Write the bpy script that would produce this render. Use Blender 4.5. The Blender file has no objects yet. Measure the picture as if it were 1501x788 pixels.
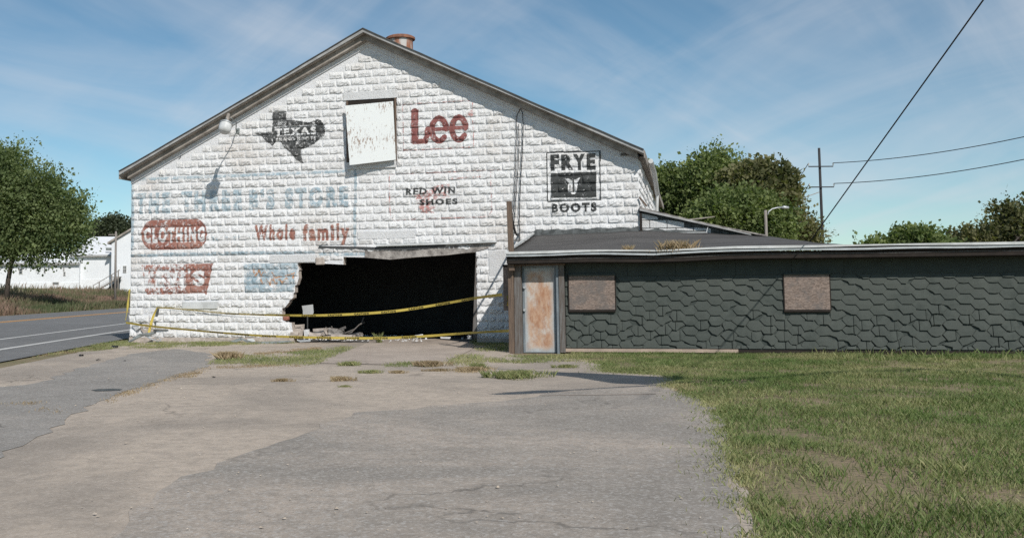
import bpy, bmesh, math, random
import numpy as np
from mathutils import Vector, Matrix

R = math.radians
random.seed(7)
rng = np.random.default_rng(7)
SC = bpy.context.scene
COL = SC.collection

# ------------------------------------------------------------------ camera
F, PITCH, ROLL, EYE = 1550.0, 0.0799, -0.0090, 1.201      # focal length in photo pixels, radians, metres
PW, PH, PCX, PCY = 1501.0, 788.0, 600.0, 302.5
c_fwd = Vector((0, math.cos(PITCH), math.sin(PITCH)))
c_r0 = Vector((1, 0, 0)); c_u0 = c_r0.cross(c_fwd)
c_right = c_r0 * math.cos(ROLL) + c_u0 * math.sin(ROLL)
c_up = c_u0 * math.cos(ROLL) - c_r0 * math.sin(ROLL)
cam_d = bpy.data.cameras.new('camera'); cam = bpy.data.objects.new('camera', cam_d); COL.objects.link(cam)
cam_d.sensor_fit = 'HORIZONTAL'; cam_d.sensor_width = 36.0; cam_d.lens = 36.0 * F / PW
cam_d.shift_x = (PW / 2 - PCX) / PW; cam_d.shift_y = (PCY - PH / 2) / PW
cam_d.clip_start = 0.1; cam_d.clip_end = 3000
cam.matrix_world = Matrix.Translation((0, 0, EYE)) @ Matrix((c_right, c_up, -c_fwd)).transposed().to_4x4()
SC.camera = cam
SC.cycles.use_denoising = False

# ------------------------------------------------------------------ sky and sun
SUN = Vector((-0.438, 1.152, -1.0)).normalized()            # the way the light travels
SUN_EL = math.asin(-SUN.z); SUN_AZ = math.atan2(-SUN.x, -SUN.y)
W = bpy.data.worlds.new('World'); SC.world = W; W.use_nodes = True
wn, wl = W.node_tree.nodes, W.node_tree.links
wn.clear()
w_out = wn.new('ShaderNodeOutputWorld'); w_bg = wn.new('ShaderNodeBackground')
sky = wn.new('ShaderNodeTexSky'); sky.sky_type = 'NISHITA'; sky.sun_disc = False
sky.sun_elevation = SUN_EL; sky.sun_rotation = SUN_AZ; sky.air_density = 0.8; sky.dust_density = 0.1; sky.ozone_density = 3.0; sky.altitude = 50
w_bg.inputs['Strength'].default_value = 0.108
tc = wn.new('ShaderNodeTexCoord'); sp = wn.new('ShaderNodeSeparateXYZ'); wl.new(tc.outputs['Generated'], sp.inputs[0])
def wmath(op, a, b=None):
    n = wn.new('ShaderNodeMath'); n.operation = op
    for i, v in enumerate((a, b)):
        if v is None: continue
        if isinstance(v, (int, float)): n.inputs[i].default_value = v
        else: wl.new(v, n.inputs[i])
    return n.outputs[0]
zc = wmath('MAXIMUM', sp.outputs[2], 0.02); zc = wmath('ADD', zc, 0.33)
cx = wmath('DIVIDE', sp.outputs[0], zc); cy = wmath('DIVIDE', sp.outputs[1], zc)
cmb = wn.new('ShaderNodeCombineXYZ'); wl.new(cx, cmb.inputs[0]); wl.new(cy, cmb.inputs[1])
def cirrus(rot, scl, seed, lo, hi, detail):
    mp = wn.new('ShaderNodeMapping'); mp.vector_type = 'TEXTURE'; mp.inputs['Rotation'].default_value = (0, 0, rot); mp.inputs['Scale'].default_value = scl
    mp.inputs['Location'].default_value = seed
    wl.new(cmb.outputs[0], mp.inputs[0])
    nz = wn.new('ShaderNodeTexNoise'); nz.inputs['Scale'].default_value = 1.0; nz.inputs['Detail'].default_value = detail
    nz.inputs['Roughness'].default_value = 0.55; nz.inputs['Distortion'].default_value = 1.1
    wl.new(mp.outputs[0], nz.inputs['Vector'])
    mr = wn.new('ShaderNodeMapRange'); mr.interpolation_type = 'SMOOTHSTEP'
    mr.inputs[1].default_value = lo; mr.inputs[2].default_value = hi; wl.new(nz.outputs['Fac'], mr.inputs[0])
    return mr.outputs[0]
c1 = cirrus(R(48), (1.3, 0.40, 1), (1.7, 4.1, 0), 0.40, 0.82, 6)
c2 = cirrus(R(-55), (1.3, 0.40, 1), (0.3, 7.2, 0), 0.42, 0.84, 6)
cm = wmath('MULTIPLY', wmath('ADD', wmath('MULTIPLY', c1, 0.8), wmath('MULTIPLY', c2, 0.75)), 0.50)
tint = wn.new('ShaderNodeMixRGB'); tint.blend_type = 'MULTIPLY'; tint.inputs[0].default_value = 1.0; wl.new(sky.outputs[0], tint.inputs[1]); tint.inputs[2].default_value = (0.86, 0.955, 0.85, 1)
mixc = wn.new('ShaderNodeMixRGB'); wl.new(cm, mixc.inputs[0]); wl.new(tint.outputs[0], mixc.inputs[1]); mixc.inputs[2].default_value = (6.4, 6.6, 7.0, 1)
hsv = wn.new('ShaderNodeHueSaturation'); hsv.inputs['Saturation'].default_value = 1.05; wl.new(mixc.outputs[0], hsv.inputs['Color'])
wl.new(hsv.outputs[0], w_bg.inputs['Color']); wl.new(w_bg.outputs[0], w_out.inputs['Surface'])
sun_d = bpy.data.lights.new('sun', 'SUN'); sun_d.energy = 4.1; sun_d.angle = R(0.53); sun_d.color = (1.0, 0.955, 0.89)
sun = bpy.data.objects.new('sun', sun_d); COL.objects.link(sun); sun.location = (20, -30, 40)
sun.rotation_euler = SUN.to_track_quat('-Z', 'Y').to_euler()
vs = SC.view_settings; vs.view_transform = 'Standard'; vs.look = 'None'; vs.exposure = 0.0; vs.gamma = 1.0; vs.use_curve_mapping = False

# ------------------------------------------------------------------ measuring helpers
ANG = 0.2605
UX = Vector((math.cos(ANG), -math.sin(ANG), 0)); IN = Vector((math.sin(ANG), math.cos(ANG), 0))
def ray(px, py):
    return (c_right * ((px - PCX) / F) + c_up * ((PCY - py) / F) + c_fwd).normalized()
P218 = Vector((-7.2892, 29.5491, 0))
def on_plane(px, py, pt, nrm):
    d = ray(px, py); o = Vector((0, 0, EYE)); return o + d * ((pt - o).dot(nrm) / d.dot(nrm))
_p = on_plane(191.6, 400, P218, IN)
ORG = Vector((_p.x, _p.y, 0))                                # left bottom corner of the gable wall
def Fp(px, py, d=0.0):
    """photo pixel -> (u, v) on the plane d metres in front of the gable wall"""
    p = on_plane(px, py, ORG - IN * d, IN) - ORG
    return p.dot(UX), p.z
GZ = -0.13
def Gp(px, py, z=GZ):
    p = on_plane(px, py, Vector((0, 0, z)), Vector((0, 0, 1))); return p.x, p.y
def at(px, py, Y):
    return on_plane(px, py, Vector((0, Y, 0)), Vector((0, 1, 0)))
BM = Matrix.Translation(ORG) @ Matrix.Rotation(-ANG, 4, 'Z')   # building frame: x along the wall, y into the building

def lin(*c):
    out = []
    for v in c:
        v = v / 255.0
        out.append(v / 12.92 if v <= 0.04045 else ((v + 0.055) / 1.055) ** 2.4)
    return tuple(out)

# ------------------------------------------------------------------ materials
class NM:
    def __init__(s, name):
        s.m = bpy.data.materials.new(name); s.m.use_nodes = True
        s.n, s.l = s.m.node_tree.nodes, s.m.node_tree.links
        s.b = s.n['Principled BSDF']; s.pos = s.n.new('ShaderNodeNewGeometry').outputs['Position']
    def put(s, sock, v):
        if isinstance(v, (int, float)): sock.default_value = v
        elif isinstance(v, tuple): sock.default_value = v if len(v) != 3 or sock.type != 'RGBA' else (*v, 1)
        else: s.l.new(v, sock)
    def noise(s, scale, detail=4, rough=0.55, vec=None, stretch=None, rot=None, dist=0.0):
        vec = s.pos if vec is None else vec
        if stretch or rot:
            mp = s.n.new('ShaderNodeMapping'); s.l.new(vec, mp.inputs[0])
            if stretch: mp.inputs['Scale'].default_value = stretch
            if rot: mp.inputs['Rotation'].default_value = rot
            vec = mp.outputs[0]
        nz = s.n.new('ShaderNodeTexNoise'); nz.inputs['Scale'].default_value = scale; nz.inputs['Detail'].default_value = detail
        nz.inputs['Roughness'].default_value = rough; nz.inputs['Distortion'].default_value = dist
        s.l.new(vec, nz.inputs['Vector']); return nz.outputs['Fac']
    def rng(s, v, lo, hi, a=0.0, b=1.0, smooth=True):
        m = s.n.new('ShaderNodeMapRange'); m.interpolation_type = 'SMOOTHSTEP' if smooth else 'LINEAR'
        for i, x in ((1, lo), (2, hi), (3, a), (4, b)): m.inputs[i].default_value = x
        s.l.new(v, m.inputs[0]); return m.outputs[0]
    def mix(s, f, a, b, mode='MIX'):
        m = s.n.new('ShaderNodeMixRGB'); m.blend_type = mode
        s.put(m.inputs[0], f); s.put(m.inputs[1], a); s.put(m.inputs[2], b); return m.outputs[0]
    def math(s, op, a, b):
        m = s.n.new('ShaderNodeMath'); m.operation = op; s.put(m.inputs[0], a); s.put(m.inputs[1], b); return m.outputs[0]
    def attr(s, name):
        a = s.n.new('ShaderNodeAttribute'); a.attribute_name = name; return a.outputs['Fac']
    def bump(s, h, strength=0.4, dist=0.01):
        b = s.n.new('ShaderNodeBump'); b.inputs['Strength'].default_value = strength; b.inputs['Distance'].default_value = dist
        s.l.new(h, b.inputs['Height']); s.l.new(b.outputs[0], s.b.inputs['Normal'])
    def fin(s, col, rough=0.8, spec=0.3, metal=0.0):
        s.put(s.b.inputs['Base Color'], col); s.put(s.b.inputs['Roughness'], rough)
        s.b.inputs['Specular IOR Level'].default_value = spec; s.b.inputs['Metallic'].default_value = metal
        return s.m

def m_simple(name, a, b=None, scale=8, rough=0.8, bump=0.3, bd=0.004, spec=0.3, metal=0.0, stretch=None, fine=60, rot=None):
    k = NM(name); b = b or tuple(x * 0.75 for x in a)
    n1 = k.noise(scale, 5, 0.6, stretch=stretch, rot=rot); n2 = k.noise(fine, 3, 0.6, stretch=stretch, rot=rot)
    c = k.mix(k.rng(n1, 0.3, 0.7), a, b); c = k.mix(k.rng(n2, 0.45, 0.75, 0, 0.35), c, tuple(x * 0.6 for x in b))
    k.bump(n2, bump, bd); return k.fin(c, rough, spec, metal)

def m_whitewash(name, white, dirt, tan, amount=1.0, lump=False):
    k = NM(name); lm = k.attr('lump') if lump else 1.0
    big = k.noise(0.55, 4, 0.6); mid = k.noise(3.0, 5, 0.65); pit = k.noise(26, 4, 0.7); fine = k.noise(75, 3, 0.7)
    c = k.mix(k.rng(mid, 0.35, 0.72, 0, 0.5), white, tuple(x * 0.86 for x in white))
    c = k.mix(k.rng(big, 0.54, 0.72, 0, 0.38 * amount), c, tan)
    c = k.mix(k.math('MULTIPLY', k.rng(pit, 0.50, 0.66, 0, 0.60 * amount), lm), c, dirt)
    c = k.mix(k.math('MULTIPLY', k.rng(fine, 0.52, 0.68, 0, 0.38 * amount), lm), c, dirt)
    if lump: c = k.mix(k.rng(k.attr('tone'), 0.45, 1.0, 0, 0.26), c, (0.52, 0.495, 0.465))
    h = k.math('ADD', k.math('MULTIPLY', pit, 1.0), k.math('MULTIPLY', fine, 0.5))
    k.bump(h, 1.0, 0.022); return k.fin(c, 0.85, 0.2)

def m_paint(name, col, wear_lo, wear_hi, scale=9, fade=None):
    """worn masonry paint: bare spots are see-through to the block behind"""
    k = NM(name)
    n1 = k.noise(scale, 6, 0.7); n2 = k.noise(40, 3, 0.6); n3 = k.noise(1.5, 3, 0.5)
    c = k.mix(k.rng(n2, 0.35, 0.75), col, tuple(x * 0.6 for x in col))
    c = k.mix(k.rng(n3, 0.35, 0.65, 0, 0.5), c, fade or tuple(min(1, x * 1.5 + 0.03) for x in col))
    k.bump(k.noise(26, 4, 0.7), 0.6, 0.014)
    k.fin(c, 0.85, 0.2)
    tr = k.n.new('ShaderNodeBsdfTransparent'); mx = k.n.new('ShaderNodeMixShader')
    a = k.math('ADD', k.math('MULTIPLY', n1, 0.65), k.math('MULTIPLY', n2, 0.35))
    k.l.new(k.rng(a, wear_lo, wear_hi, 0.20, 1.0), mx.inputs[0]); k.l.new(k.b.outputs[0], mx.inputs[1]); k.l.new(tr.outputs[0], mx.inputs[2])
    k.l.new(mx.outputs[0], k.n['Material Output'].inputs['Surface']); return k.m

def m_asphalt(name, base, dust, stone, dust_lo, dust_hi, dscale=0.35, stone_amt=0.5):
    k = NM(name)
    big = k.noise(dscale, 6, 0.62, dist=0.6); mid = k.noise(1.6, 5, 0.65); grit = k.noise(22, 5, 0.85); peb = k.noise(60, 4, 0.85); blot = k.noise(6, 5, 0.7)
    c = k.mix(k.rng(mid, 0.3, 0.7), base, tuple(x * 0.78 for x in base))
    c = k.mix(k.rng(big, dust_lo, dust_hi, 0, 0.9), c, dust)
    c = k.mix(k.rng(blot, 0.38, 0.66, 0, 0.5), c, tuple(x * 0.72 for x in base))
    c = k.mix(k.rng(grit, 0.52, 0.68, 0, stone_amt), c, stone)
    c = k.mix(k.rng(peb, 0.54, 0.68, 0, stone_amt), c, tuple(x * 0.45 for x in base))
    vz = k.n.new('ShaderNodeTexVoronoi'); vz.inputs['Scale'].default_value = 48; k.l.new(k.pos, vz.inputs['Vector']); vx = k.n.new('ShaderNodeSeparateXYZ'); k.l.new(vz.outputs['Color'], vx.inputs[0])
    c = k.mix(k.rng(vx.outputs[0], 0.0, 0.55, stone_amt * .42, 0), c, tuple(x * 0.55 for x in base)); c = k.mix(k.rng(vx.outputs[1], 0.72, 1.0, 0, stone_amt * .45), c, stone)
    crack = k.n.new('ShaderNodeTexVoronoi'); crack.feature = 'DISTANCE_TO_EDGE'; crack.inputs['Scale'].default_value = 0.42
    wv = k.n.new('ShaderNodeVectorMath'); wv.operation = 'ADD'
    nzc = k.n.new('ShaderNodeTexNoise'); nzc.inputs['Scale'].default_value = 2.2; nzc.inputs['Detail'].default_value = 5; k.l.new(k.pos, nzc.inputs['Vector'])
    k.l.new(k.pos, wv.inputs[0]); k.l.new(nzc.outputs['Color'], wv.inputs[1]); k.l.new(wv.outputs[0], crack.inputs['Vector'])
    gate = k.rng(k.noise(0.22, 2), 0.46, 0.60)
    c = k.mix(k.math('MULTIPLY', k.rng(crack.outputs['Distance'], 0.0, 0.016, 0.7, 0.0), gate), c, tuple(x * 0.4 for x in base))
    k.bump(k.math('ADD', grit, peb), 0.5, 0.006); return k.fin(c, 0.9, 0.25)

def m_leaf(name, dark, light, trans=0.42):
    k = NM(name); c = k.mix(k.attr('tint'), dark, light); c = k.mix(k.rng(k.noise(0.5, 3), 0.35, 0.65, 0, 0.35), c, tuple(x * 0.62 for x in dark))
    k.fin(c, 0.6, 0.25)
    tl = k.n.new('ShaderNodeBsdfTranslucent'); k.l.new(k.mix(1.0, c, (1.0, 1.15, 0.55), 'MULTIPLY'), tl.inputs[0])
    mx = k.n.new('ShaderNodeMixShader'); mx.inputs[0].default_value = trans
    k.l.new(k.b.outputs[0], mx.inputs[1]); k.l.new(tl.outputs[0], mx.inputs[2]); k.l.new(mx.outputs[0], k.n['Material Output'].inputs['Surface'])
    return k.m

M = {}
WHITE = (0.78, 0.78, 0.78)
M['block'] = m_whitewash('whitewashed_block', WHITE, (0.30, 0.29, 0.275), (0.56, 0.48, 0.41), lump=True)
M['parge'] = m_whitewash('whitewashed_parge', (0.76, 0.765, 0.78), (0.40, 0.39, 0.38), (0.54, 0.51, 0.48), 0.42)
M['smooth'] = m_whitewash('painted_slab', (0.68, 0.685, 0.69), (0.42, 0.38, 0.34), (0.56, 0.48, 0.40), 0.5)
M['raw_block'] = m_simple('broken_concrete', (0.52, 0.46, 0.41), (0.36, 0.31, 0.27), 9, 0.95, 0.7, 0.01)
M['lintel'] = m_simple('stained_lintel', (0.42, 0.39, 0.36), (0.15, 0.135, 0.125), 5, 0.95, 0.9, 0.02, fine=30)
M['brick'] = m_simple('broken_brick', (0.42, 0.17, 0.12), (0.30, 0.14, 0.10), 12, 0.95, 0.6, 0.01)
M['trim'] = m_simple('weathered_white_trim', (0.42, 0.42, 0.415), (0.28, 0.275, 0.27), 3, 0.8, 0.4, 0.004, stretch=(1, 1, 1.5))
M['soffit'] = m_simple('weathered_soffit', (0.40, 0.36, 0.32), (0.22, 0.195, 0.17), 3, 0.9, 0.5, 0.006)
M['roof'] = m_simple('dark_roofing', (0.09, 0.088, 0.085), (0.06, 0.06, 0.06), 4, 0.9, 0.4, 0.006)
M['old_wood'] = m_simple('grey_weathered_wood', (0.17, 0.165, 0.16), (0.105, 0.085, 0.072), 5, 0.9, 0.7, 0.006, stretch=(6, 6, 0.5), fine=25)
M['brown_wood'] = m_simple('brown_weathered_wood', (0.19, 0.135, 0.10), (0.10, 0.075, 0.06), 5, 0.9, 0.9, 0.008, stretch=(9, 9, 0.5), fine=25)
M['shaded_dark_wood'] = m_simple('shaded_dark_wood', (0.032, 0.025, 0.021), (0.02, 0.016, 0.014), 5, 0.9, 0.5, 0.006)  # dark wood, blackened further to imitate eave shade on the annex fascia
M['inside'] = m_simple('darkened_interior', (0.075, 0.078, 0.08), (0.055, 0.057, 0.059), 3, 0.95, 0.3)  # interior colour lowered so the unlit doorway reads black
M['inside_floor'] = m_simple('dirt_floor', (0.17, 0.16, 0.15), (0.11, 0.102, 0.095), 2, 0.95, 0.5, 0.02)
M['metal'] = m_simple('galvanised_metal', (0.55, 0.57, 0.58), (0.40, 0.42, 0.43), 4, 0.45, 0.2, 0.002, 0.5, 0.3)
M['white_metal'] = m_simple('white_painted_metal', (0.64, 0.65, 0.65), (0.46, 0.47, 0.46), 3, 0.5, 0.2, 0.003, 0.5)
M['grey_metal'] = m_simple('grey_debris_metal', (0.26, 0.29, 0.28), (0.14, 0.15, 0.15), 6, 0.55, 0.3, 0.004, 0.4)
M['flash'] = m_simple('tar_flashing', (0.13, 0.14, 0.14), (0.055, 0.06, 0.06), 7, 0.85, 0.9, 0.02)
M['roll_roof'] = m_simple('rolled_roofing', (0.105, 0.10, 0.096), (0.07, 0.067, 0.065), 1.2, 0.85, 0.4, 0.006, stretch=(0.5, 2, 2))
k = NM('dark_green_asphalt_shingle')
oi = k.n.new('ShaderNodeObjectInfo'); n1 = k.noise(5, 5, 0.65); n2 = k.noise(60, 4, 0.8); n3 = k.noise(1.1, 4, 0.6)
c = k.mix(k.rng(n1, 0.3, 0.7), (0.086, 0.098, 0.089), (0.056, 0.066, 0.060)); c = k.mix(oi.outputs['Random'], c, (0.072, 0.082, 0.075))
c = k.mix(k.rng(n3, 0.4, 0.65, 0, 0.55), c, (0.090, 0.100, 0.090)); c = k.mix(k.rng(n2, 0.5, 0.7, 0, 0.5), c, (0.035, 0.038, 0.036))
k.bump(n2, 0.7, 0.008); M['shingle'] = k.fin(c, 0.9, 0.2)
M['green_board'] = m_simple('dark_green_board', (0.058, 0.070, 0.064), (0.044, 0.054, 0.050), 3, 0.8, 0.4, 0.004)
M['sill'] = m_simple('pale_sill_plank', (0.46, 0.36, 0.29), (0.34, 0.27, 0.22), 4, 0.9, 0.5, 0.006)
M['cable'] = m_simple('black_cable', (0.03, 0.03, 0.032), None, 5, 0.6, 0.1)
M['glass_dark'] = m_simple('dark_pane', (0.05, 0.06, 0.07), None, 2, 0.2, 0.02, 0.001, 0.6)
M['farm_white'] = m_simple('white_farm_siding', (0.76, 0.78, 0.80), (0.70, 0.72, 0.74), 0.4, 0.75, 0.2, 0.01, fine=6)
M['farm_roof'] = m_simple('white_metal_roof', (0.78, 0.79, 0.80), (0.70, 0.72, 0.74), 0.3, 0.45, 0.2, 0.01, 0.5, fine=5)
M['concrete'] = m_asphalt('concrete_apron', (0.42, 0.355, 0.30), (0.46, 0.39, 0.33), (0.52, 0.47, 0.42), 0.42, 0.62, 0.5, 0.25)
M['lot'] = m_asphalt('worn_lot', (0.36, 0.31, 0.26), (0.50, 0.42, 0.34), (0.58, 0.52, 0.46), 0.38, 0.58, 0.22, 0.5)
M['asphalt_l'] = m_asphalt('gravelly_asphalt', (0.305, 0.282, 0.255), (0.38, 0.34, 0.298), (0.52, 0.50, 0.47), 0.45, 0.68, 0.3, 0.75)
M['asphalt_r'] = m_asphalt('bluish_asphalt', (0.315, 0.282, 0.245), (0.45, 0.38, 0.315), (0.54, 0.52, 0.49), 0.42, 0.62, 0.3, 0.75)
M['road'] = m_asphalt('road_asphalt', (0.19, 0.188, 0.186), (0.225, 0.22, 0.214), (0.30, 0.30, 0.30), 0.45, 0.7, 0.12, 0.3)
M['line_white'] = m_simple('white_road_paint', (0.62, 0.61, 0.58), (0.48, 0.47, 0.45), 2, 0.7, 0.2)
M['line_yellow'] = m_simple('yellow_road_paint', (0.72, 0.36, 0.09), (0.60, 0.31, 0.09), 2, 0.7, 0.2)
M['tape'] = m_simple('yellow_barrier_tape', (0.66, 0.52, 0.12), (0.54, 0.42, 0.09), 2, 0.4, 0.05, 0.001, 0.4)
M['tape_print'] = m_simple('black_tape_print', (0.035, 0.03, 0.02), None, 5, 0.5, 0.0)
M['bark'] = m_simple('tree_bark', (0.10, 0.08, 0.065), (0.06, 0.05, 0.042), 6, 0.95, 0.8, 0.02, stretch=(3, 3, 0.6))
M['rust_metal'] = m_simple('rusty_sheet', (0.33, 0.15, 0.09), (0.17, 0.085, 0.06), 5, 0.85, 0.5, 0.006)
M['pole'] = m_simple('utility_pole_wood', (0.05, 0.048, 0.05), (0.035, 0.034, 0.036), 4, 0.9, 0.5, 0.006, stretch=(4, 4, 0.4))
M['pole_pale'] = m_simple('pale_pole_wood', (0.27, 0.245, 0.22), (0.19, 0.17, 0.155), 4, 0.9, 0.5, 0.006, stretch=(4, 4, 0.4))
M['black_scrap'] = m_simple('black_plastic_scrap', (0.02, 0.02, 0.022), None, 6, 0.6, 0.3)
M['frame_grey'] = m_simple('shaded_blue_grey_steel', (0.22, 0.255, 0.28), (0.15, 0.175, 0.195), 4, 0.6, 0.2, 0.003)  # door frame tone darkened to imitate the shade of its recess
M['card'] = m_simple('light_hole_panel', (0.46, 0.47, 0.47), (0.4, 0.41, 0.41), 3, 0.7, 0.1)
k = NM('grass_ground')
g1 = k.noise(0.5, 5, 0.6); g2 = k.noise(9, 4, 0.7)
c = k.mix(k.rng(g1, 0.35, 0.65), (0.15, 0.15, 0.075), (0.24, 0.195, 0.125)); c = k.mix(k.rng(g2, 0.4, 0.7), c, (0.26, 0.20, 0.14))
k.bump(g2, 0.8, 0.03); M['ground'] = k.fin(c, 0.95, 0.1)
k = NM('rusty_galvanised_door')
r1 = k.noise(2.6, 6, 0.65, stretch=(1.2, 1.2, 0.8)); r2 = k.noise(14, 5, 0.7, stretch=(1, 1, 0.35)); a1 = k.attr('edge')
rf = k.math('ADD', k.math('MULTIPLY', r1, 0.75), k.math('MULTIPLY', r2, 0.25))
c = k.mix(k.rng(r2, 0.3, 0.7), (0.40, 0.44, 0.46), (0.32, 0.34, 0.35))
rust = k.mix(k.rng(r2, 0.35, 0.65), (0.33, 0.155, 0.08), (0.47, 0.31, 0.21))
c = k.mix(k.rng(a1, 0.3, 0.9), c, (0.52, 0.49, 0.45))
c = k.mix(k.math('MULTIPLY', k.rng(rf, 0.40, 0.55, 0.10, 0.92), a1), c, rust)
k.bump(r2, 0.2, 0.002); M['door'] = k.fin(c, 0.7, 0.2, 0.0)
k = NM('oriented_strand_board')
v = k.n.new('ShaderNodeTexVoronoi'); v.inputs['Scale'].default_value = 42
mp = k.n.new('ShaderNodeMapping'); mp.inputs['Scale'].default_value = (0.6, 1, 1.7); mp.inputs['Rotation'].default_value = (0, 0.5, 0); k.l.new(k.pos, mp.inputs[0]); k.l.new(mp.outputs[0], v.inputs['Vector'])
sx = k.n.new('ShaderNodeSeparateXYZ'); k.l.new(v.outputs['Color'], sx.inputs[0])
c = k.mix(sx.outputs[0], (0.145, 0.112, 0.095), (0.30, 0.235, 0.20)); c = k.mix(k.rng(k.noise(2.5, 5, 0.7), 0.45, 0.65, 0, 0.7), c, (0.14, 0.13, 0.125))
k.bump(sx.outputs[0], 0.5, 0.004); M['osb'] = k.fin(c, 0.85, 0.2)
k = NM('peeling_white_board')
st = k.noise(13, 6, 0.75, stretch=(2.2, 2.2, 0.55), rot=(0, 0.25, 0)); st2 = k.noise(2.0, 3)
msk = k.rng(k.math('ADD', k.math('MULTIPLY', st, 0.7), k.math('MULTIPLY', st2, 0.3)), 0.55, 0.59)
c = k.mix(msk, (0.70, 0.72, 0.71), (0.30, 0.225, 0.18)); k.bump(msk, 0.3, 0.003); M['peel'] = k.fin(c, 0.75, 0.25)
k = NM('rusty_vent_sheet')
rr = k.noise(2.2, 4, 0.6, stretch=(1, 1, 0.3)); c = k.mix(k.rng(rr, 0.45, 0.55), (0.52, 0.50, 0.48), (0.34, 0.15, 0.09)); M['vent'] = k.fin(c, 0.6, 0.4, 0.2)
M['leaf_a'] = m_leaf('leaf_elm', (0.098, 0.142, 0.055), (0.265, 0.315, 0.14))
M['leaf_b'] = m_leaf('leaf_bush', (0.10, 0.145, 0.052), (0.28, 0.325, 0.13))
M['leaf_c'] = m_leaf('leaf_brown_green', (0.098, 0.110, 0.050), (0.28, 0.262, 0.135))
M['leaf_d'] = m_leaf('leaf_far', (0.060, 0.078, 0.048), (0.125, 0.145, 0.085))
M['blade'] = m_leaf('grass_blade', (0.15, 0.215, 0.07), (0.46, 0.42, 0.23), 0.35)
M['dry'] = m_leaf('dry_grass_blade', (0.29, 0.205, 0.12), (0.50, 0.40, 0.27), 0.25)
M['weed'] = m_leaf('field_weed', (0.12, 0.145, 0.07), (0.34, 0.215, 0.175), 0.25)
BLACKP = (0.028, 0.032, 0.032); REDP = (0.235, 0.062, 0.055); BRICKP = (0.33, 0.125, 0.09); BLUEP = (0.36, 0.48, 0.55)
M['p_black'] = m_paint('worn_black_paint', BLACKP, 0.485, 0.62, fade=(0.09, 0.09, 0.09))
M['p_black2'] = m_paint('black_paint', BLACKP, 0.56, 0.68)
M['p_red'] = m_paint('worn_dark_red_paint', REDP, 0.52, 0.68, fade=(0.33, 0.13, 0.115))
M['p_brick'] = m_paint('worn_brick_red_paint', BRICKP, 0.49, 0.64, fade=(0.45, 0.25, 0.19))
M['p_brick2'] = m_paint('flaking_brick_red_paint', BRICKP, 0.44, 0.54, fade=(0.45, 0.2, 0.14))
M['p_blue'] = m_paint('faded_blue_paint', BLUEP, 0.44, 0.60, 7, fade=(0.50, 0.58, 0.62))
M['p_orange'] = m_paint('flaking_orange_paint', (0.52, 0.25, 0.10), 0.46, 0.55)
M['p_pink'] = m_paint('faint_red_paint', (0.52, 0.24, 0.22), 0.42, 0.54)

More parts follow.
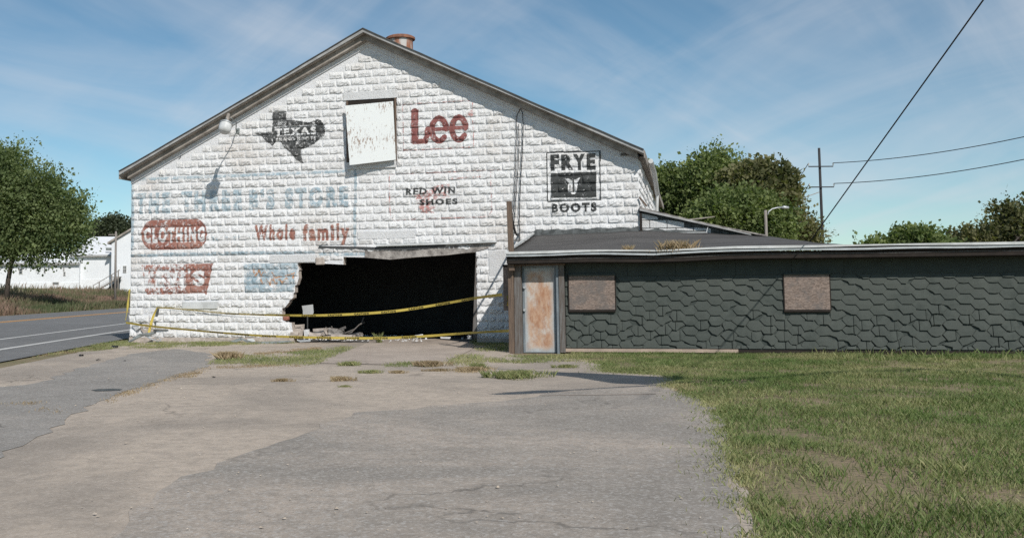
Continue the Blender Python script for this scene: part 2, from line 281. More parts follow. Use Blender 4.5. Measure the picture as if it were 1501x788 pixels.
# ------------------------------------------------------------------ object helpers
def tag(o, label=None, cat=None, group=None, kind=None):
    if label: o['label'] = label
    if cat: o['category'] = cat
    if group: o['group'] = group
    if kind: o['kind'] = kind
    return o
def link(name, me, mat, parent=None, mw=None):
    o = bpy.data.objects.new(name, me); COL.objects.link(o)
    if mat is not None:
        if len(me.materials) == 0: me.materials.append(M[mat] if isinstance(mat, str) else mat)
    if parent is not None: o.parent = parent
    if mw is not None: o.matrix_world = mw
    return o
def thing(name, label, cat, mw=None, group=None):
    o = bpy.data.objects.new(name, None); COL.objects.link(o); o.empty_display_size = 0.3
    if mw is not None: o.matrix_world = mw
    return tag(o, label, cat, group)
class MB:
    def __init__(s): s.v, s.f = [], []
    def add(s, vs, fs):
        n = len(s.v); s.v += [tuple(p) for p in vs]; s.f += [tuple(i + n for i in f) for f in fs]; return s
    def box(s, a, b):
        x0, y0, z0 = a; x1, y1, z1 = b
        return s.add([(x0, y0, z0), (x1, y0, z0), (x1, y1, z0), (x0, y1, z0), (x0, y0, z1), (x1, y0, z1), (x1, y1, z1), (x0, y1, z1)],
                     [(0, 3, 2, 1), (4, 5, 6, 7), (0, 1, 5, 4), (1, 2, 6, 5), (2, 3, 7, 6), (3, 0, 4, 7)])
    def prism(s, poly, ext):
        """poly: 3-D points of one face, ext: extrusion vector"""
        n = len(poly); e = Vector(ext); vs = [Vector(p) for p in poly] + [Vector(p) + e for p in poly]
        fs = [tuple(range(n))[::-1], tuple(range(n, 2 * n))] + [(i, (i + 1) % n, n + (i + 1) % n, n + i) for i in range(n)]
        return s.add(vs, fs)
    def tube(s, pts, r, n=8, cap=True):
        pts = [Vector(p) for p in pts]; rs = r if isinstance(r, (list, tuple)) else [r] * len(pts)
        base = len(s.v); up = None
        for i, p in enumerate(pts):
            t = (pts[min(i + 1, len(pts) - 1)] - pts[max(i - 1, 0)]).normalized()
            if up is None: up = Vector((0, 0, 1)) if abs(t.z) < 0.9 else Vector((0, 1, 0))
            a = t.cross(up).normalized(); b = a.cross(t).normalized(); up = b
            for j in range(n):
                q = 2 * math.pi * j / n; s.v.append(tuple(p + a * (rs[i] * math.cos(q)) + b * (rs[i] * math.sin(q))))
        for i in range(len(pts) - 1):
            for j in range(n):
                k0 = base + i * n; s.f.append((k0 + j, k0 + (j + 1) % n, k0 + n + (j + 1) % n, k0 + n + j))
        if cap:
            s.f.append(tuple(base + j for j in range(n))[::-1]); s.f.append(tuple(base + (len(pts) - 1) * n + j for j in range(n)))
        return s
    def mesh(s, name, smooth=False):
        me = bpy.data.meshes.new(name); me.from_pydata(s.v, [], s.f); me.validate(); me.update()
        if smooth: me.polygons.foreach_set('use_smooth', [True] * len(me.polygons))
        return me
    def build(s, name, mat, parent=None, mw=None, smooth=False, bevel=0.0):
        me = s.mesh(name, smooth)
        bm = bmesh.new(); bm.from_mesh(me); bmesh.ops.recalc_face_normals(bm, faces=bm.faces)
        if bevel: bmesh.ops.bevel(bm, geom=bm.edges[:], offset=bevel, segments=1, affect='EDGES')
        bm.to_mesh(me); bm.free()
        return link(name, me, mat, parent, mw)
def quads_mesh(name, verts, nq, tint=None, per=4):
    """verts: (nq*per,3) array"""
    me = bpy.data.meshes.new(name); verts = np.asarray(verts, dtype=np.float32)
    me.vertices.add(nq * per); me.vertices.foreach_set('co', verts.ravel())
    me.loops.add(nq * per); me.loops.foreach_set('vertex_index', np.arange(nq * per, dtype=np.int32))
    me.polygons.add(nq); me.polygons.foreach_set('loop_start', np.arange(0, nq * per, per, dtype=np.int32))
    me.update(calc_edges=True)
    if tint is not None:
        a = me.attributes.new('tint', 'FLOAT', 'FACE'); a.data.foreach_set('value', np.asarray(tint, dtype=np.float32))
    return me
def vnoise(x, y, seed=0):
    """smooth value noise on numpy arrays"""
    xi = np.floor(x).astype(int); yi = np.floor(y).astype(int); fx = x - xi; fy = y - yi
    fx = fx * fx * (3 - 2 * fx); fy = fy * fy * (3 - 2 * fy)
    def h(a, b):
        n = (a * 374761393 + b * 668265263 + seed * 974711) & 0x7fffffff
        n = ((n ^ (n >> 13)) * 1274126177) & 0x7fffffff
        return ((n ^ (n >> 16)) & 0xffff) / 65535.0
    return (h(xi, yi) * (1 - fx) + h(xi + 1, yi) * fx) * (1 - fy) + (h(xi, yi + 1) * (1 - fx) + h(xi + 1, yi + 1) * fx) * fy
def in_poly(X, Y, poly):
    m = np.zeros(X.shape, bool); n = len(poly)
    for i in range(n):
        x0, y0 = poly[i]; x1, y1 = poly[(i + 1) % n]
        c = ((y0 > Y) != (y1 > Y))
        with np.errstate(divide='ignore', invalid='ignore'):
            m ^= c & (X < (x1 - x0) * (Y - y0) / (y1 - y0 + 1e-12) + x0)
    return m

# ================================================================== ground, road, lot
ROADX = -0.029
def smooth(a, b, x):
    t = min(1, max(0, (x - a) / (b - a))); return t * t * (3 - 2 * t)
def terrain(x, y):
    o = x - ROADX * y
    z = -0.16
    if y > 40: z += 2.1 * smooth(-26, -40, o) * smooth(40, 75, y)
    z += 0.05 * smooth(6, 9.5, x) * smooth(30, 20, y) * 0.6
    return z
xs = sorted(set([-400, -250, -160, -120] + [-100 + 4 * i for i in range(51)] + [120, 160, 250, 400]))
ys = sorted(set([-40, -20] + [-10 + 4 * i for i in range(50)] + [210, 240, 280, 340, 420, 560, 800, 1200]))
mb = MB(); nx = len(xs)
mb.add([(x, y, terrain(x, y)) for y in ys for x in xs], [(j * nx + i, j * nx + i + 1, (j + 1) * nx + i + 1, (j + 1) * nx + i) for j in range(len(ys) - 1) for i in range(nx - 1)])
tag(mb.build('ground', 'ground', smooth=True), kind='structure')
def sheet(name, pts, z, mat, jit=0.0, sub=0.5):
    """flat sheet from a ground outline, its edge roughened"""
    out = []
    n = len(pts)
    for i in range(n):
        a = Vector((*pts[i], 0)); b = Vector((*pts[(i + 1) % n], 0)); L = (b - a).length; k = max(1, min(60, int(L / sub)))
        nr = Vector((-(b - a).y, (b - a).x, 0)).normalized() if L > 0 else Vector()
        for j in range(k):
            p = a.lerp(b, j / k) + nr * (random.uniform(-jit, jit) if jit else 0); out.append((p.x, p.y, z))
    mb = MB(); mb.add(out, [tuple(range(len(out)))]); me = mb.mesh(name)
    bm = bmesh.new(); bm.from_mesh(me); bmesh.ops.triangulate(bm, faces=bm.faces[:]); bm.normal_update()
    for f in bm.faces:
        if f.normal.z < 0: f.normal_flip()
    bm.to_mesh(me); bm.free()
    return tag(link(name, me, mat), kind='structure')
def rd(o, y): return (o + ROADX * y, y)
lawn_edge_px = [(748, 517), (775, 522), (860, 526), (884, 533), (890, 544), (985, 549), (1002, 556), (985, 566), (990, 573), (1038, 583), (1052, 594), (1058, 606), (1066, 650), (1085, 700), (1120, 788), (1160, 900)]
lot = [Gp(*p) for p in lawn_edge_px] + [(3.5, -4), (-6, -4)] + [rd(-7.0, -4), rd(-7.0, 33)] + [(ORG + UX * 0 + IN * 3).to_tuple()[:2], (ORG + IN * 0.1).to_tuple()[:2], (ORG + UX * 11.2 + IN * 0.1).to_tuple()[:2]]
sheet('parking_lot', lot, GZ - 0.006, 'lot', 0.06, 0.4)
sheet('asphalt_patch', [Gp(*p) for p in [(188, 519), (255, 511), (305, 517), (306, 533), (285, 543), (230, 558), (160, 583), (108, 606), (20, 660), (-120, 760), (-420, 700), (-400, 600), (0, 567), (60, 560), (130, 535)]], GZ - 0.002, 'asphalt_l', 0.10, 0.3)
o_ = sheet('asphalt_patch', [Gp(*p) for p in [(520, 604), (600, 598), (705, 590), (800, 577), (870, 569), (962, 566), (985, 572), (1034, 584), (1046, 595), (1052, 606), (1060, 650), (1078, 700), (1112, 788), (1150, 900), (60, 900), (230, 720), (420, 640)]], GZ - 0.002, 'asphalt_r', 0.10, 0.3)
sheet('tar_patch', [Gp(*p) for p in [(132, 571.5), (145, 570), (165, 569.3), (179, 570), (176, 572), (158, 572.6), (140, 573)]], GZ + .003, 'flash', .02, .1)
sheet('concrete_apron', [Gp(*p) for p in [(468, 532), (520, 510), (545, 499), (560, 496), (700, 496), (704, 500), (690, 512), (655, 531), (560, 534)]], GZ + 0.004, 'concrete', 0.03, 0.4)
sheet('concrete_slab_joint', [Gp(*p) for p in [(541, 499), (544, 499), (541, 532), (536, 532)]], GZ + 0.008, 'concrete', 0.005)
mb = MB(); ysr = [-60, 0, 60, 120, 200, 320, 600]
mb.add([(rd(o, y)[0], y, GZ - 0.003) for y in ysr for o in (-23.9, -7.6)], [(2 * i, 2 * i + 1, 2 * i + 3, 2 * i + 2) for i in range(len(ysr) - 1)])
tag(mb.build('road', 'road'), kind='structure')
def stripe(name, o0, o1, y0, y1, mat):
    mb = MB(); yy = np.linspace(y0, y1, 40); vs = []
    for y in yy:
        j = random.uniform(-0.012, 0.012); vs += [(rd(o0 + j, y)[0], y, GZ + 0.002), (rd(o1 + j, y)[0], y, GZ + 0.002)]
    mb.add(vs, [(2 * i, 2 * i + 1, 2 * i + 3, 2 * i + 2) for i in range(len(yy) - 1)]); tag(mb.build(name, mat), kind='structure')
def off(px, py):
    x, y = Gp(px, py); return x - ROADX * y
o1 = off(0, 512); o2 = off(0, 497); o3 = off(0, 472)
stripe('road_edge_line', o1 - 0.11, o1 + 0.11, -30, 300, 'line_white'); stripe('road_lane_line', o2 - 0.10, o2 + 0.10, -30, 300, 'line_white')
stripe('road_centre_line', o3 - 0.34, o3 - 0.10, -30, 300, 'line_yellow'); stripe('road_centre_line', o3 + 0.10, o3 + 0.34, -30, 300, 'line_yellow')
a, b = Gp(792, 579), Gp(962, 577)
mb = MB(); mb.add([(a[0], a[1] - 0.035, GZ + 0.003), (b[0], b[1] - 0.03, GZ + 0.003), (b[0], b[1] + 0.03, GZ + 0.003), (a[0], a[1] + 0.035, GZ + 0.003)], [(0, 1, 2, 3)])
tag(mb.build('parking_line', 'concrete'), kind='structure')

# ================================================================== barn
barn = thing('block_barn', 'big white rock-faced block barn with gabled end and collapsed doorway', 'barn', BM)
BW = Fp(936.5, 280)[0]; EAVE = 4.57; APX = BW / 2; APZ = 8.02; DEP = 17.0; TH = 0.22
SL = (APZ - EAVE) / APX
def rake(u): return EAVE + SL * (u if u < APX else BW - u)
CH, CW = 0.2032, 0.4064
JAG = [(431, 499), (430.7, 489), (428.5, 482), (427.4, 472.6), (419, 472.3), (419, 471), (415, 469), (413.7, 462.4), (413.7, 451), (417.2, 450.6), (423.8, 442.6), (424, 440), (430, 436), (430.2, 429.5), (432.4, 428), (432.2, 418.3), (435, 417), (438, 407), (437.3, 397.5), (439, 395), (435.5, 386.5), (438, 385), (463, 385), (466, 387.5), (470, 386), (503.5, 387.5), (503.5, 376.5), (533, 377), (572, 379), (640, 374), (697.5, 369.5), (699.5, 499)]
jag = [Fp(*p) for p in JAG]; OPL, OPR = jag[0][0], jag[-1][0]
jag[0] = (jag[0][0], -0.2); jag[-1] = (jag[-1][0], -0.2)
mb = MB()
outl = [(0, -0.2)] + jag + [(BW, -0.2), (BW, EAVE), (APX, APZ), (0, EAVE)]
mb.prism([(u, 0, v) for u, v in outl], (0, TH, 0))
core = mb.build('gable_wall', 'parge', barn)
# jagged section stays raw concrete, inner faces take the darkened interior colour
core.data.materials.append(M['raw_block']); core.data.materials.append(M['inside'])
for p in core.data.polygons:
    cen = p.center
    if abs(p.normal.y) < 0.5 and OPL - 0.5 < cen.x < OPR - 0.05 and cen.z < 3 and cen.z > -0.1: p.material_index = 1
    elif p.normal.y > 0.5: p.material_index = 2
# ---- rock faced blocks: shared relief variants (grid NU x NV on a 1 x 1 plan, heights in metres)
NU, NV = 9, 5
def variant(seed, wide):
    r = np.random.default_rng(seed); a = np.linspace(0, 1, NU + 1); b = np.linspace(0, 1, NV + 1)
    # put rings of vertices close to the drafted margin
    ax = np.array([0, .055, .12, .26, .42, .57, .72, .87, .94, 1.0]) if wide else np.array([0, .07, .18, .3, .42, .57, .7, .82, .93, 1.0])
    bz = np.array([0, .09, .26, .50, .74, 1.0]); ax = ax.copy(); bz = bz.copy()
    ax[2:-2] += r.uniform(-.025, .025, NU - 3); bz[2:-1] += r.uniform(-.03, .03, NV - 2)
    H = np.zeros((NV + 1, NU + 1)); amp = r.uniform(.6, 1.25)
    for j in range(NV + 1):
        for i in range(NU + 1):
            if i in (0, NU) or j in (0, NV): H[j, i] = -0.006
            elif i in (1, NU - 1) or j in (NV - 1,): H[j, i] = 0.010 + r.uniform(0, .010)
            elif j == 1: H[j, i] = 0.024 + r.uniform(-.014, .012)
            else: H[j, i] = 0.036 + r.uniform(-.018, .014)
    H[1:-1, 1:-1] = np.maximum(H[1:-1, 1:-1] * amp, .006)
    return ax, bz, H
VARS = [variant(100 + i, True) for i in range(20)]
def block_mesh(idx, w):
    ax, bz, H = VARS[idx]; vs = []
    for j in range(NV + 1):
        for i in range(NU + 1): vs.append((ax[i] * w, -H[j, i], bz[j] * CH))
    fs = [(j * (NU + 1) + i, j * (NU + 1) + i + 1, (j + 1) * (NU + 1) + i + 1, (j + 1) * (NU + 1) + i) for j in range(NV) for i in range(NU)]
    return vs, fs
LUMP = [0.0 if (i in (0, 1, NU - 1, NU) or j in (0, NV)) else (0.5 if j == NV - 1 else 1.0) for j in range(NV + 1) for i in range(NU + 1)]
def set_lump(me):
    nb_ = len(me.vertices) // len(LUMP); tn = me.attributes.new('tone', 'FLOAT', 'POINT'); tn.data.foreach_set('value', np.repeat(rng.uniform(0, 1, nb_).astype(np.float32), len(LUMP)))
    a_ = me.attributes.new('lump', 'FLOAT', 'POINT'); a_.data.foreach_set('value', np.tile(np.array(LUMP, np.float32), len(me.vertices) // len(LUMP)))
# obstacles on the wall: no block there  (u0,v0,u1,v1)
def rect(px0, py0, px1, py1):
    a = Fp(px0, py1); b = Fp(px1, py0); return (a[0], a[1], b[0], b[1])
WIN = rect(508, 138, 580.5, 246)
SLABS = {'lintel_top': rect(503, 146, 583, 132.5)}
r_lint = (Fp(503.5, 140)[0], Fp(540, 146)[1], Fp(582.5, 138)[0], Fp(540, 134)[1])
r_sill = (Fp(509, 243)[0], Fp(545, 247)[1], Fp(581, 240)[0], Fp(545, 237)[1])
r_slabA = (Fp(396, 380)[0], Fp(430, 384.5)[1], Fp(462, 378)[0], Fp(430, 373.5)[1])
r_slabB = (Fp(268, 448)[0], Fp(294, 452.5)[1], Fp(319.5, 448)[0], Fp(294, 442)[1])
r_slabC = (Fp(524, 344)[0], Fp(560, 350)[1], Fp(609, 340)[0], Fp(560, 338.5)[1])
r_flat = (Fp(717, 385)[0], Fp(728, 405)[1], Fp(744, 385)[0], Fp(728, 367)[1])
OBST = [(WIN[0] - .01, WIN[1], WIN[2] + .02, WIN[3]), r_lint, r_sill, r_slabA, r_slabB, r_slabC, r_flat]
def free_spans(v0, v1, u0, u1):
    vm = (v0 + v1) / 2; spans = [(u0, u1)]
    for (a, b, c, d) in OBST:
        if b < vm < d:
            nsp = []
            for s in spans:
                if c <= s[0] or a >= s[1]: nsp.append(s)
                else:
                    if a - s[0] > 0.05: nsp.append((s[0], a - 0.006))
                    if s[1] - c > 0.05: nsp.append((c + 0.006, s[1]))
            spans = nsp
    return spans
jagA = np.array(jag)
def open_span(v0, v1):
    """horizontal extent of the opening in this course"""
    lo, hi = 1e9, -1e9; n = len(jag)
    for v in (v0 + 0.012, (v0 + v1) / 2, v1 - 0.012):
        for i in range(n - 1):
            (x0, y0), (x1, y1) = jag[i], jag[i + 1]
            if (y0 - v) * (y1 - v) < 0:
                x = x0 + (x1 - x0) * (v - y0) / (y1 - y0); lo = min(lo, x); hi = max(hi, x)
    return (lo, hi) if lo < hi else None
LEDGE = Fp(545, 361)[1]                       # the crack over the doorway
blocks = []                                   # (u, v, w, variant)
vr = random.Random(3)
rowmap = {}
r = 0
while True:
    v0, v1 = r * CH, (r + 1) * CH
    if v1 > APZ - 0.25: break
    full_first = (r % 2 == 1)
    edges = [0.0]; x = CW if full_first else CW / 2
    while x < BW - 0.05: edges.append(x); x += CW
    edges.append(BW)
    ul, ur = 0.0, BW
    if v1 > EAVE - 0.30:                      # stepped ends under the rakes
        inset = (v1 + 0.31 - EAVE) / SL
        ul = max(0, inset + vr.uniform(-.02, .16)); ur = BW - max(0, inset + vr.uniform(-.02, .16))
    os_ = open_span(v0, v1)
    for i in range(len(edges) - 1):
        a, b = max(edges[i], ul), min(edges[i + 1], ur)
        if b - a < 0.10: continue
        for (s0, s1) in free_spans(v0, v1, a, b):
            parts = [(s0, s1)]
            if os_:
                parts = []
                if s0 < os_[0] - 0.06: parts.append((s0, min(s1, os_[0])))
                if s1 > os_[1] + 0.06: parts.append((max(s0, os_[1]), s1))
            for (q0, q1) in parts:
                if q1 - q0 < 0.07: continue
                vi = vr.randrange(20); blocks.append([q0, v0, q1 - q0, vi]); rowmap.setdefault(r, []).append((q0, q1, vi))
    r += 1
def hsurf(u, v):
    """relief of the wall face at (u, v), in metres out of the wall"""
    rr = int(math.floor(v / CH))
    for (q0, q1, vi) in rowmap.get(rr, ()):
        if q0 <= u <= q1:
            ax, bz, H = VARS[vi]; s = (u - q0) / (q1 - q0); t = (v - rr * CH) / CH
            i = min(NU - 1, max(0, int(np.searchsorted(ax, s) - 1))); j = min(NV - 1, max(0, int(np.searchsorted(bz, t) - 1)))
            fs = (s - ax[i]) / (ax[i + 1] - ax[i]); ft = (t - bz[j]) / (bz[j + 1] - bz[j])
            return (H[j, i] * (1 - fs) + H[j, i + 1] * fs) * (1 - ft) + (H[j + 1, i] * (1 - fs) + H[j + 1, i + 1] * fs) * ft
    return 0.0
# the damaged lower left corner: those blocks are knocked out of line
dam = []
du0, du1, dv1 = 0.0, Fp(236, 470)[0], Fp(210, 453)[1]
vis = []
for b in blocks:
    cu, cv = b[0] + b[2] / 2, b[1] + CH / 2
    b.append(1.0 / (ORG + UX * cu).y * (b[2] / CW))
order = sorted(blocks, key=lambda b: -b[4])
shared = {}
stuff = MB()
npart = 0
for b in order:
    u, v, w, vi, _ = b
    if npart < 300 and w > 0.18 and v > 0.0:
        key = (vi, round(w, 3))
        if key not in shared:
            mv, mf = block_mesh(vi, w); q = MB(); q.add(mv, mf); me = q.mesh('block'); set_lump(me); me.materials.append(M['block']); shared[key] = me
        o = link('block', shared[key], None, barn); o.location = (u, 0, v); npart += 1
    else:
        mv, mf = block_mesh(vi, w); tilt = 0.0; dx = 0.0
        if u < du1 and v < dv1:               # pushed in, skewed
            dx = 0.05 * math.sin(v * 9 + u * 4) - 0.02; tilt = 0.12 * math.sin(u * 7 + v * 11)
        stuff.add([(p[0] + u + (p[2] * tilt if tilt else 0), p[1] + dx, p[2] + v) for p in mv], mf)
so = stuff.build('block_courses', 'block', barn); set_lump(so.data); so['kind'] = 'stuff'; so['label'] = 'remaining whitewashed rock-faced block courses'
# slabs and trims on the gable
def slab(name, rc, mat, proud, label=None, bev=0.006):
    o = MB().box((rc[0], -proud, rc[1]), (rc[2], 0.05, rc[3])).build(name, mat, barn, bevel=bev)
    if label: o['label'] = label
    return o
slab('window_lintel', r_lint, 'smooth', 0.035); slab('window_sill', r_sill, 'smooth', 0.07)
slab('stone_lintel', r_slabA, 'smooth', 0.03, 'smooth white slab left of the doorway'); slab('vent_cover', r_slabB, 'white_metal', 0.05, 'pale grey flat cover low on the wall')
slab('stone_lintel', r_slabC, 'smooth', 0.025, 'stained smooth slab above the doorway'); slab('cement_patch', r_flat, 'smooth', 0.02)
# foundation strip
MB().box((-0.01, -0.03, -0.22), (OPL, 0.0, -0.004)).build('foundation', 'raw_block', barn); MB().box((OPR, -0.03, -0.22), (BW, 0.0, -0.004)).build('foundation', 'raw_block', barn)
# loft window: dark panel coloured as the shaded opening, and its loose board
MB().box((WIN[0] + .01, -0.012, WIN[1] + .02), (WIN[2] + .005, 0.02, WIN[3] - .02)).build('window_shade_panel', 'shaded_dark_wood', barn)
fr = MB(); t = 0.05
u0, v0, u1, v1 = WIN[0] + .01, r_sill[3], WIN[2] + .015, r_lint[1]
fr.box((u0, -0.045, v0), (u0 + t, -0.013, v1 - .02)); fr.box((u1 - t, -0.045, v0), (u1, -0.013, v1)); 
fr.build('window_frame', 'brown_wood', barn)
def P3(px, py, d):
    u, v = Fp(px, py, d); return Vector((u, -d, v))
bq = [P3(506, 155, 0.22), P3(576, 148.5, 0.10), P3(580, 234, 0.20), P3(512.5, 242, 0.34)]
nb = (bq[1] - bq[0]).cross(bq[3] - bq[0]).normalized() * 0.03
wb = MB().prism(bq, -nb if nb.y < 0 else nb).build('window_board', 'peel', barn); wb['label'] = 'peeling white board hanging crooked over the loft window'
# doorway: sagging course, broken lintel and steel angle
def strip(name, top, bot, d0, d1, mat, label=None):
    vs = []; n = len(top); mb = MB()
    for (px, py), (qx, qy) in zip(top, bot):
        a = P3(px, py, d0); b = P3(qx, qy, d0); vs += [a, b, Vector((a.x, -d1, a.z)), Vector((b.x, -d1, b.z))]
    fs = []
    for i in range(n - 1):
        k0, k1 = 4 * i, 4 * i + 4
        fs += [(k0, k1, k1 + 1, k0 + 1), (k0 + 2, k0 + 3, k1 + 3, k1 + 2), (k0, k0 + 2, k1 + 2, k1), (k0 + 1, k1 + 1, k1 + 3, k0 + 3)]
    fs += [(0, 1, 3, 2), (4 * n - 4, 4 * n - 2, 4 * n - 1, 4 * n - 3)]
    mb.add(vs, fs); o = mb.build(name, mat, barn)
    if label: o['label'] = label
    return o
strip('dark_gap_strip', [(467, 360.3), (520, 361.2), (552, 362), (600, 361.0), (652, 358)], [(467, 362.8), (520, 364.0), (552, 366.0), (600, 366), (652, 361)], 0.058, -0.02, 'inside', 'black strip drawn as the dark open crack above the sagging course')  # solid black strip imitates the darkness of the open crack
strip('broken_lintel', [(535, 366.3), (560, 367), (604, 365), (652, 360), (700, 357), (724, 355)], [(535, 377.3), (572, 380.2), (610, 376.6), (652, 374), (697, 368.8), (716, 363)], 0.03, -0.15, 'lintel', 'sagging broken concrete lintel over the doorway')
strip('steel_angle', [(551, 358.5), (600, 357), (650, 355.5), (727, 352.5)], [(551, 361), (600, 359.5), (650, 358), (727, 355)], 0.13, 0.0, 'white_metal', 'pale bent steel angle above the broken lintel')
strip('door_jamb', [(697.5, 371), (699.3, 371)], [(692.5, 496), (699.5, 496)], 0.01, -0.14, 'old_wood', 'leaning grey timber jamb of the doorway')
MB().box((Fp(463, 372)[0], -0.045, Fp(470, 388)[1]), (Fp(476, 372)[0], 0.03, Fp(470, 376)[1] - 0.02)).build('broken_block', 'raw_block', barn, bevel=0.02)
MB().box((Fp(415, 470)[0], -0.02, Fp(415, 469)[1]), (Fp(421, 470)[0] + .02, 0.12, Fp(415, 463.5)[1])).build('brick', 'brick', barn, bevel=0.012)
# broken corner lump and twisted jamb plate on the left
MB().prism([P3(196, 469, 0.06), P3(203, 474, 0.10), P3(204.5, 481, 0.12), P3(199, 485, 0.07), P3(193, 478, 0.05)], (0, 0.08, 0.02)).build('broken_block', 'smooth', barn, bevel=0.01)
MB().prism([P3(205, 475, 0.05), P3(216, 474, 0.07), P3(219, 486, 0.09), P3(211, 490, 0.07), P3(206, 484, 0.05)], (0, 0.07, 0.01)).build('broken_block', 'raw_block', barn, bevel=0.015)
MB().prism([P3(217, 472, 0.05), P3(224, 474, 0.07), P3(224, 486, 0.08), P3(219, 488, 0.06)], (0, 0.06, 0.0)).build('broken_block', 'raw_block', barn, bevel=0.012)
strip('crack', [(230.5, 452), (228.5, 459), (226, 468), (225.5, 480), (225.5, 488)], [(233, 452), (232, 460), (229.5, 468), (228.5, 480), (228, 488)], 0.047, 0.02, 'flash', 'dark crack through the lower left corner')
# side, back and inner walls
mb = MB(); mb.prism([(BW - TH, TH + .002, -0.2), (BW - .002, TH + .002, -0.2), (BW - .002, TH + .002, EAVE), (BW - TH, TH + .002, EAVE)], (0, DEP, 0)); mb.build('side_wall', 'parge', barn)
mb = MB(); mb.prism([(0, TH + .002, -0.2), (TH, TH + .002, -0.2), (TH, TH + .002, EAVE), (0, TH + .002, EAVE)], (0, DEP, 0)); mb.build('side_wall', 'parge', barn)
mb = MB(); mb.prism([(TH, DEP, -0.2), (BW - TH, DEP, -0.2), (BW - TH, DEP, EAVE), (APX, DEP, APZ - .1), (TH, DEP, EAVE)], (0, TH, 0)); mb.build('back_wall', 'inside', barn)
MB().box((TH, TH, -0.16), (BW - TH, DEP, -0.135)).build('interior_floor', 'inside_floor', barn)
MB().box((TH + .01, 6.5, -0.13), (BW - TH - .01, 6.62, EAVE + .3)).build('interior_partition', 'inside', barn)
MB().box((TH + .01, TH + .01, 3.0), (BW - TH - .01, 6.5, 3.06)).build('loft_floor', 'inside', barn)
sb = MB()
for rr in range(int(EAVE / CH)):
    x = 0.01 if rr % 2 else CW / 2; 
    if rr % 2 == 0:
        mv, mf = block_mesh(vr.randrange(20), CW / 2 - .01); sb.add([(BW - p[1], 0.01 + p[0], p[2] + rr * CH) for p in mv], mf)
    while x < 9:
        mv, mf = block_mesh(vr.randrange(20), CW); sb.add([(BW - p[1], x + p[0], p[2] + rr * CH) for p in mv], mf); x += CW
o = sb.build('block_courses', 'block', barn); set_lump(o.data); o['kind'] = 'stuff'; o['label'] = 'block courses of the right side wall'
# roof with rake trim
OV, AO = 0.42, 0.16
def rpt(u, up): return (u, rake(u) + up if 0 <= u <= BW else EAVE - SL * (-u if u < 0 else u - BW) + up)
for nm, ua, ub in (('roof_slope', -AO, APX), ('roof_slope', BW + AO, APX)):
    a, b = rpt(ua, 0.10), rpt(ub, 0.10)
    nseg = 14; vs = []; mb = MB()
    for i in range(nseg + 1):
        t_ = i / nseg; u = ua + (ub - ua) * t_; z = rpt(u, 0)[1] + 0.10 - 0.025 * math.sin(t_ * math.pi) + random.uniform(-.008, .008)
        vs += [(u, -OV - 0.035, z), (u, DEP + .4, z), (u, -OV - 0.035, z + 0.025), (u, DEP + .4, z + 0.025)]
    fs = []
    for i in range(nseg):
        k0, k1 = 4 * i, 4 * i + 4; fs += [(k0, k0 + 1, k1 + 1, k1), (k0 + 2, k1 + 2, k1 + 3, k0 + 3), (k0, k1, k1 + 2, k0 + 2), (k0 + 1, k0 + 3, k1 + 3, k1 + 1)]
    fs += [(0, 2, 3, 1), (4 * nseg, 4 * nseg + 1, 4 * nseg + 3, 4 * nseg + 2)]
    mb.add(vs, fs); mb.build(nm, 'roof', barn)
    s = 1 if ua < APX else -1
    f = MB(); f.prism([(ua, -OV - 0.005, rpt(ua, 0)[1] + 0.01), (ub, -OV - 0.005, rpt(ub, 0)[1] + 0.01), (ub, -OV - 0.005, rpt(ub, 0)[1] + 0.10), (ua, -OV - 0.005, rpt(ua, 0)[1] + 0.10)], (0, 0.03, 0)); f.build('fascia_board', 'trim', barn)
    f = MB(); f.prism([(ua + s * .01, -OV + 0.026, rpt(ua, 0)[1] - 0.004), (ub, -OV + .026, rpt(ub, 0)[1] - 0.004), (ub, -OV + .026, rpt(ub, 0)[1] + 0.012), (ua + s * .01, -OV + .026, rpt(ua, 0)[1] + 0.012)], (0, OV - .03, 0)); f.build('soffit_board', 'soffit', barn)
    w_ = 0.29; uw = 0.0 if s > 0 else BW
    f = MB(); f.prism([(uw, -0.24, rake(uw) - .155), (APX, -0.24, rake(APX) - .155), (APX, -0.24, rake(APX) - 0.008), (uw, -0.24, rake(uw) - 0.008)], (0, 0.24, 0)); f.build('cornice_board', 'soffit', barn)
    f = MB(); f.prism([(uw, -0.045, rake(uw) - w_), (APX, -0.045, rake(APX) - w_), (APX, -0.045, rake(APX) - 0.158), (uw, -0.045, rake(uw) - 0.158)], (0, 0.045, 0)); f.build('frieze_board', 'parge', barn)
    # side eaves
    x0, x1 = sorted((uw, ua)); zz = rpt(ua, 0)[1]
    f = MB(); f.box((x0 + (.012 if s < 0 else 0), 0.0, zz - 0.02), (x1 - (.012 if s > 0 else 0), DEP, zz - 0.004)); f.build('side_soffit', 'soffit', barn)
    f = MB(); f.box((min(ua, ua - s * .025), -OV + .03, zz - 0.10), (max(ua, ua - s * .025), DEP, zz + 0.09)); f.build('side_fascia', 'soffit', barn)
# gutter and bent downspout hanging on the right eave
dg = MB(); gx = BW + AO + 0.10; gz_ = EAVE - SL * AO
dg.tube([(gx, 1.3, gz_ + .02), (gx + .02, 3.2, gz_ - .06), (gx + .03, 5.4, gz_ - 0.5)], 0.065, 8); o = dg.build('gutter', 'white_metal', barn); o['label'] = 'bent white gutter hanging from the right eave'
MB().tube([(gx + .03, 5.3, gz_ - .45), (gx, 5.35, gz_ - 1.0), (gx, 5.35, gz_ - 2.4)], 0.045, 8).build('downspout', 'white_metal', barn)
MB().box((BW - .42, -0.10, Fp(928, 228)[1]), (BW - .1, -0.05, Fp(928, 228)[1] + .05)).build('bracket', 'old_wood', barn)

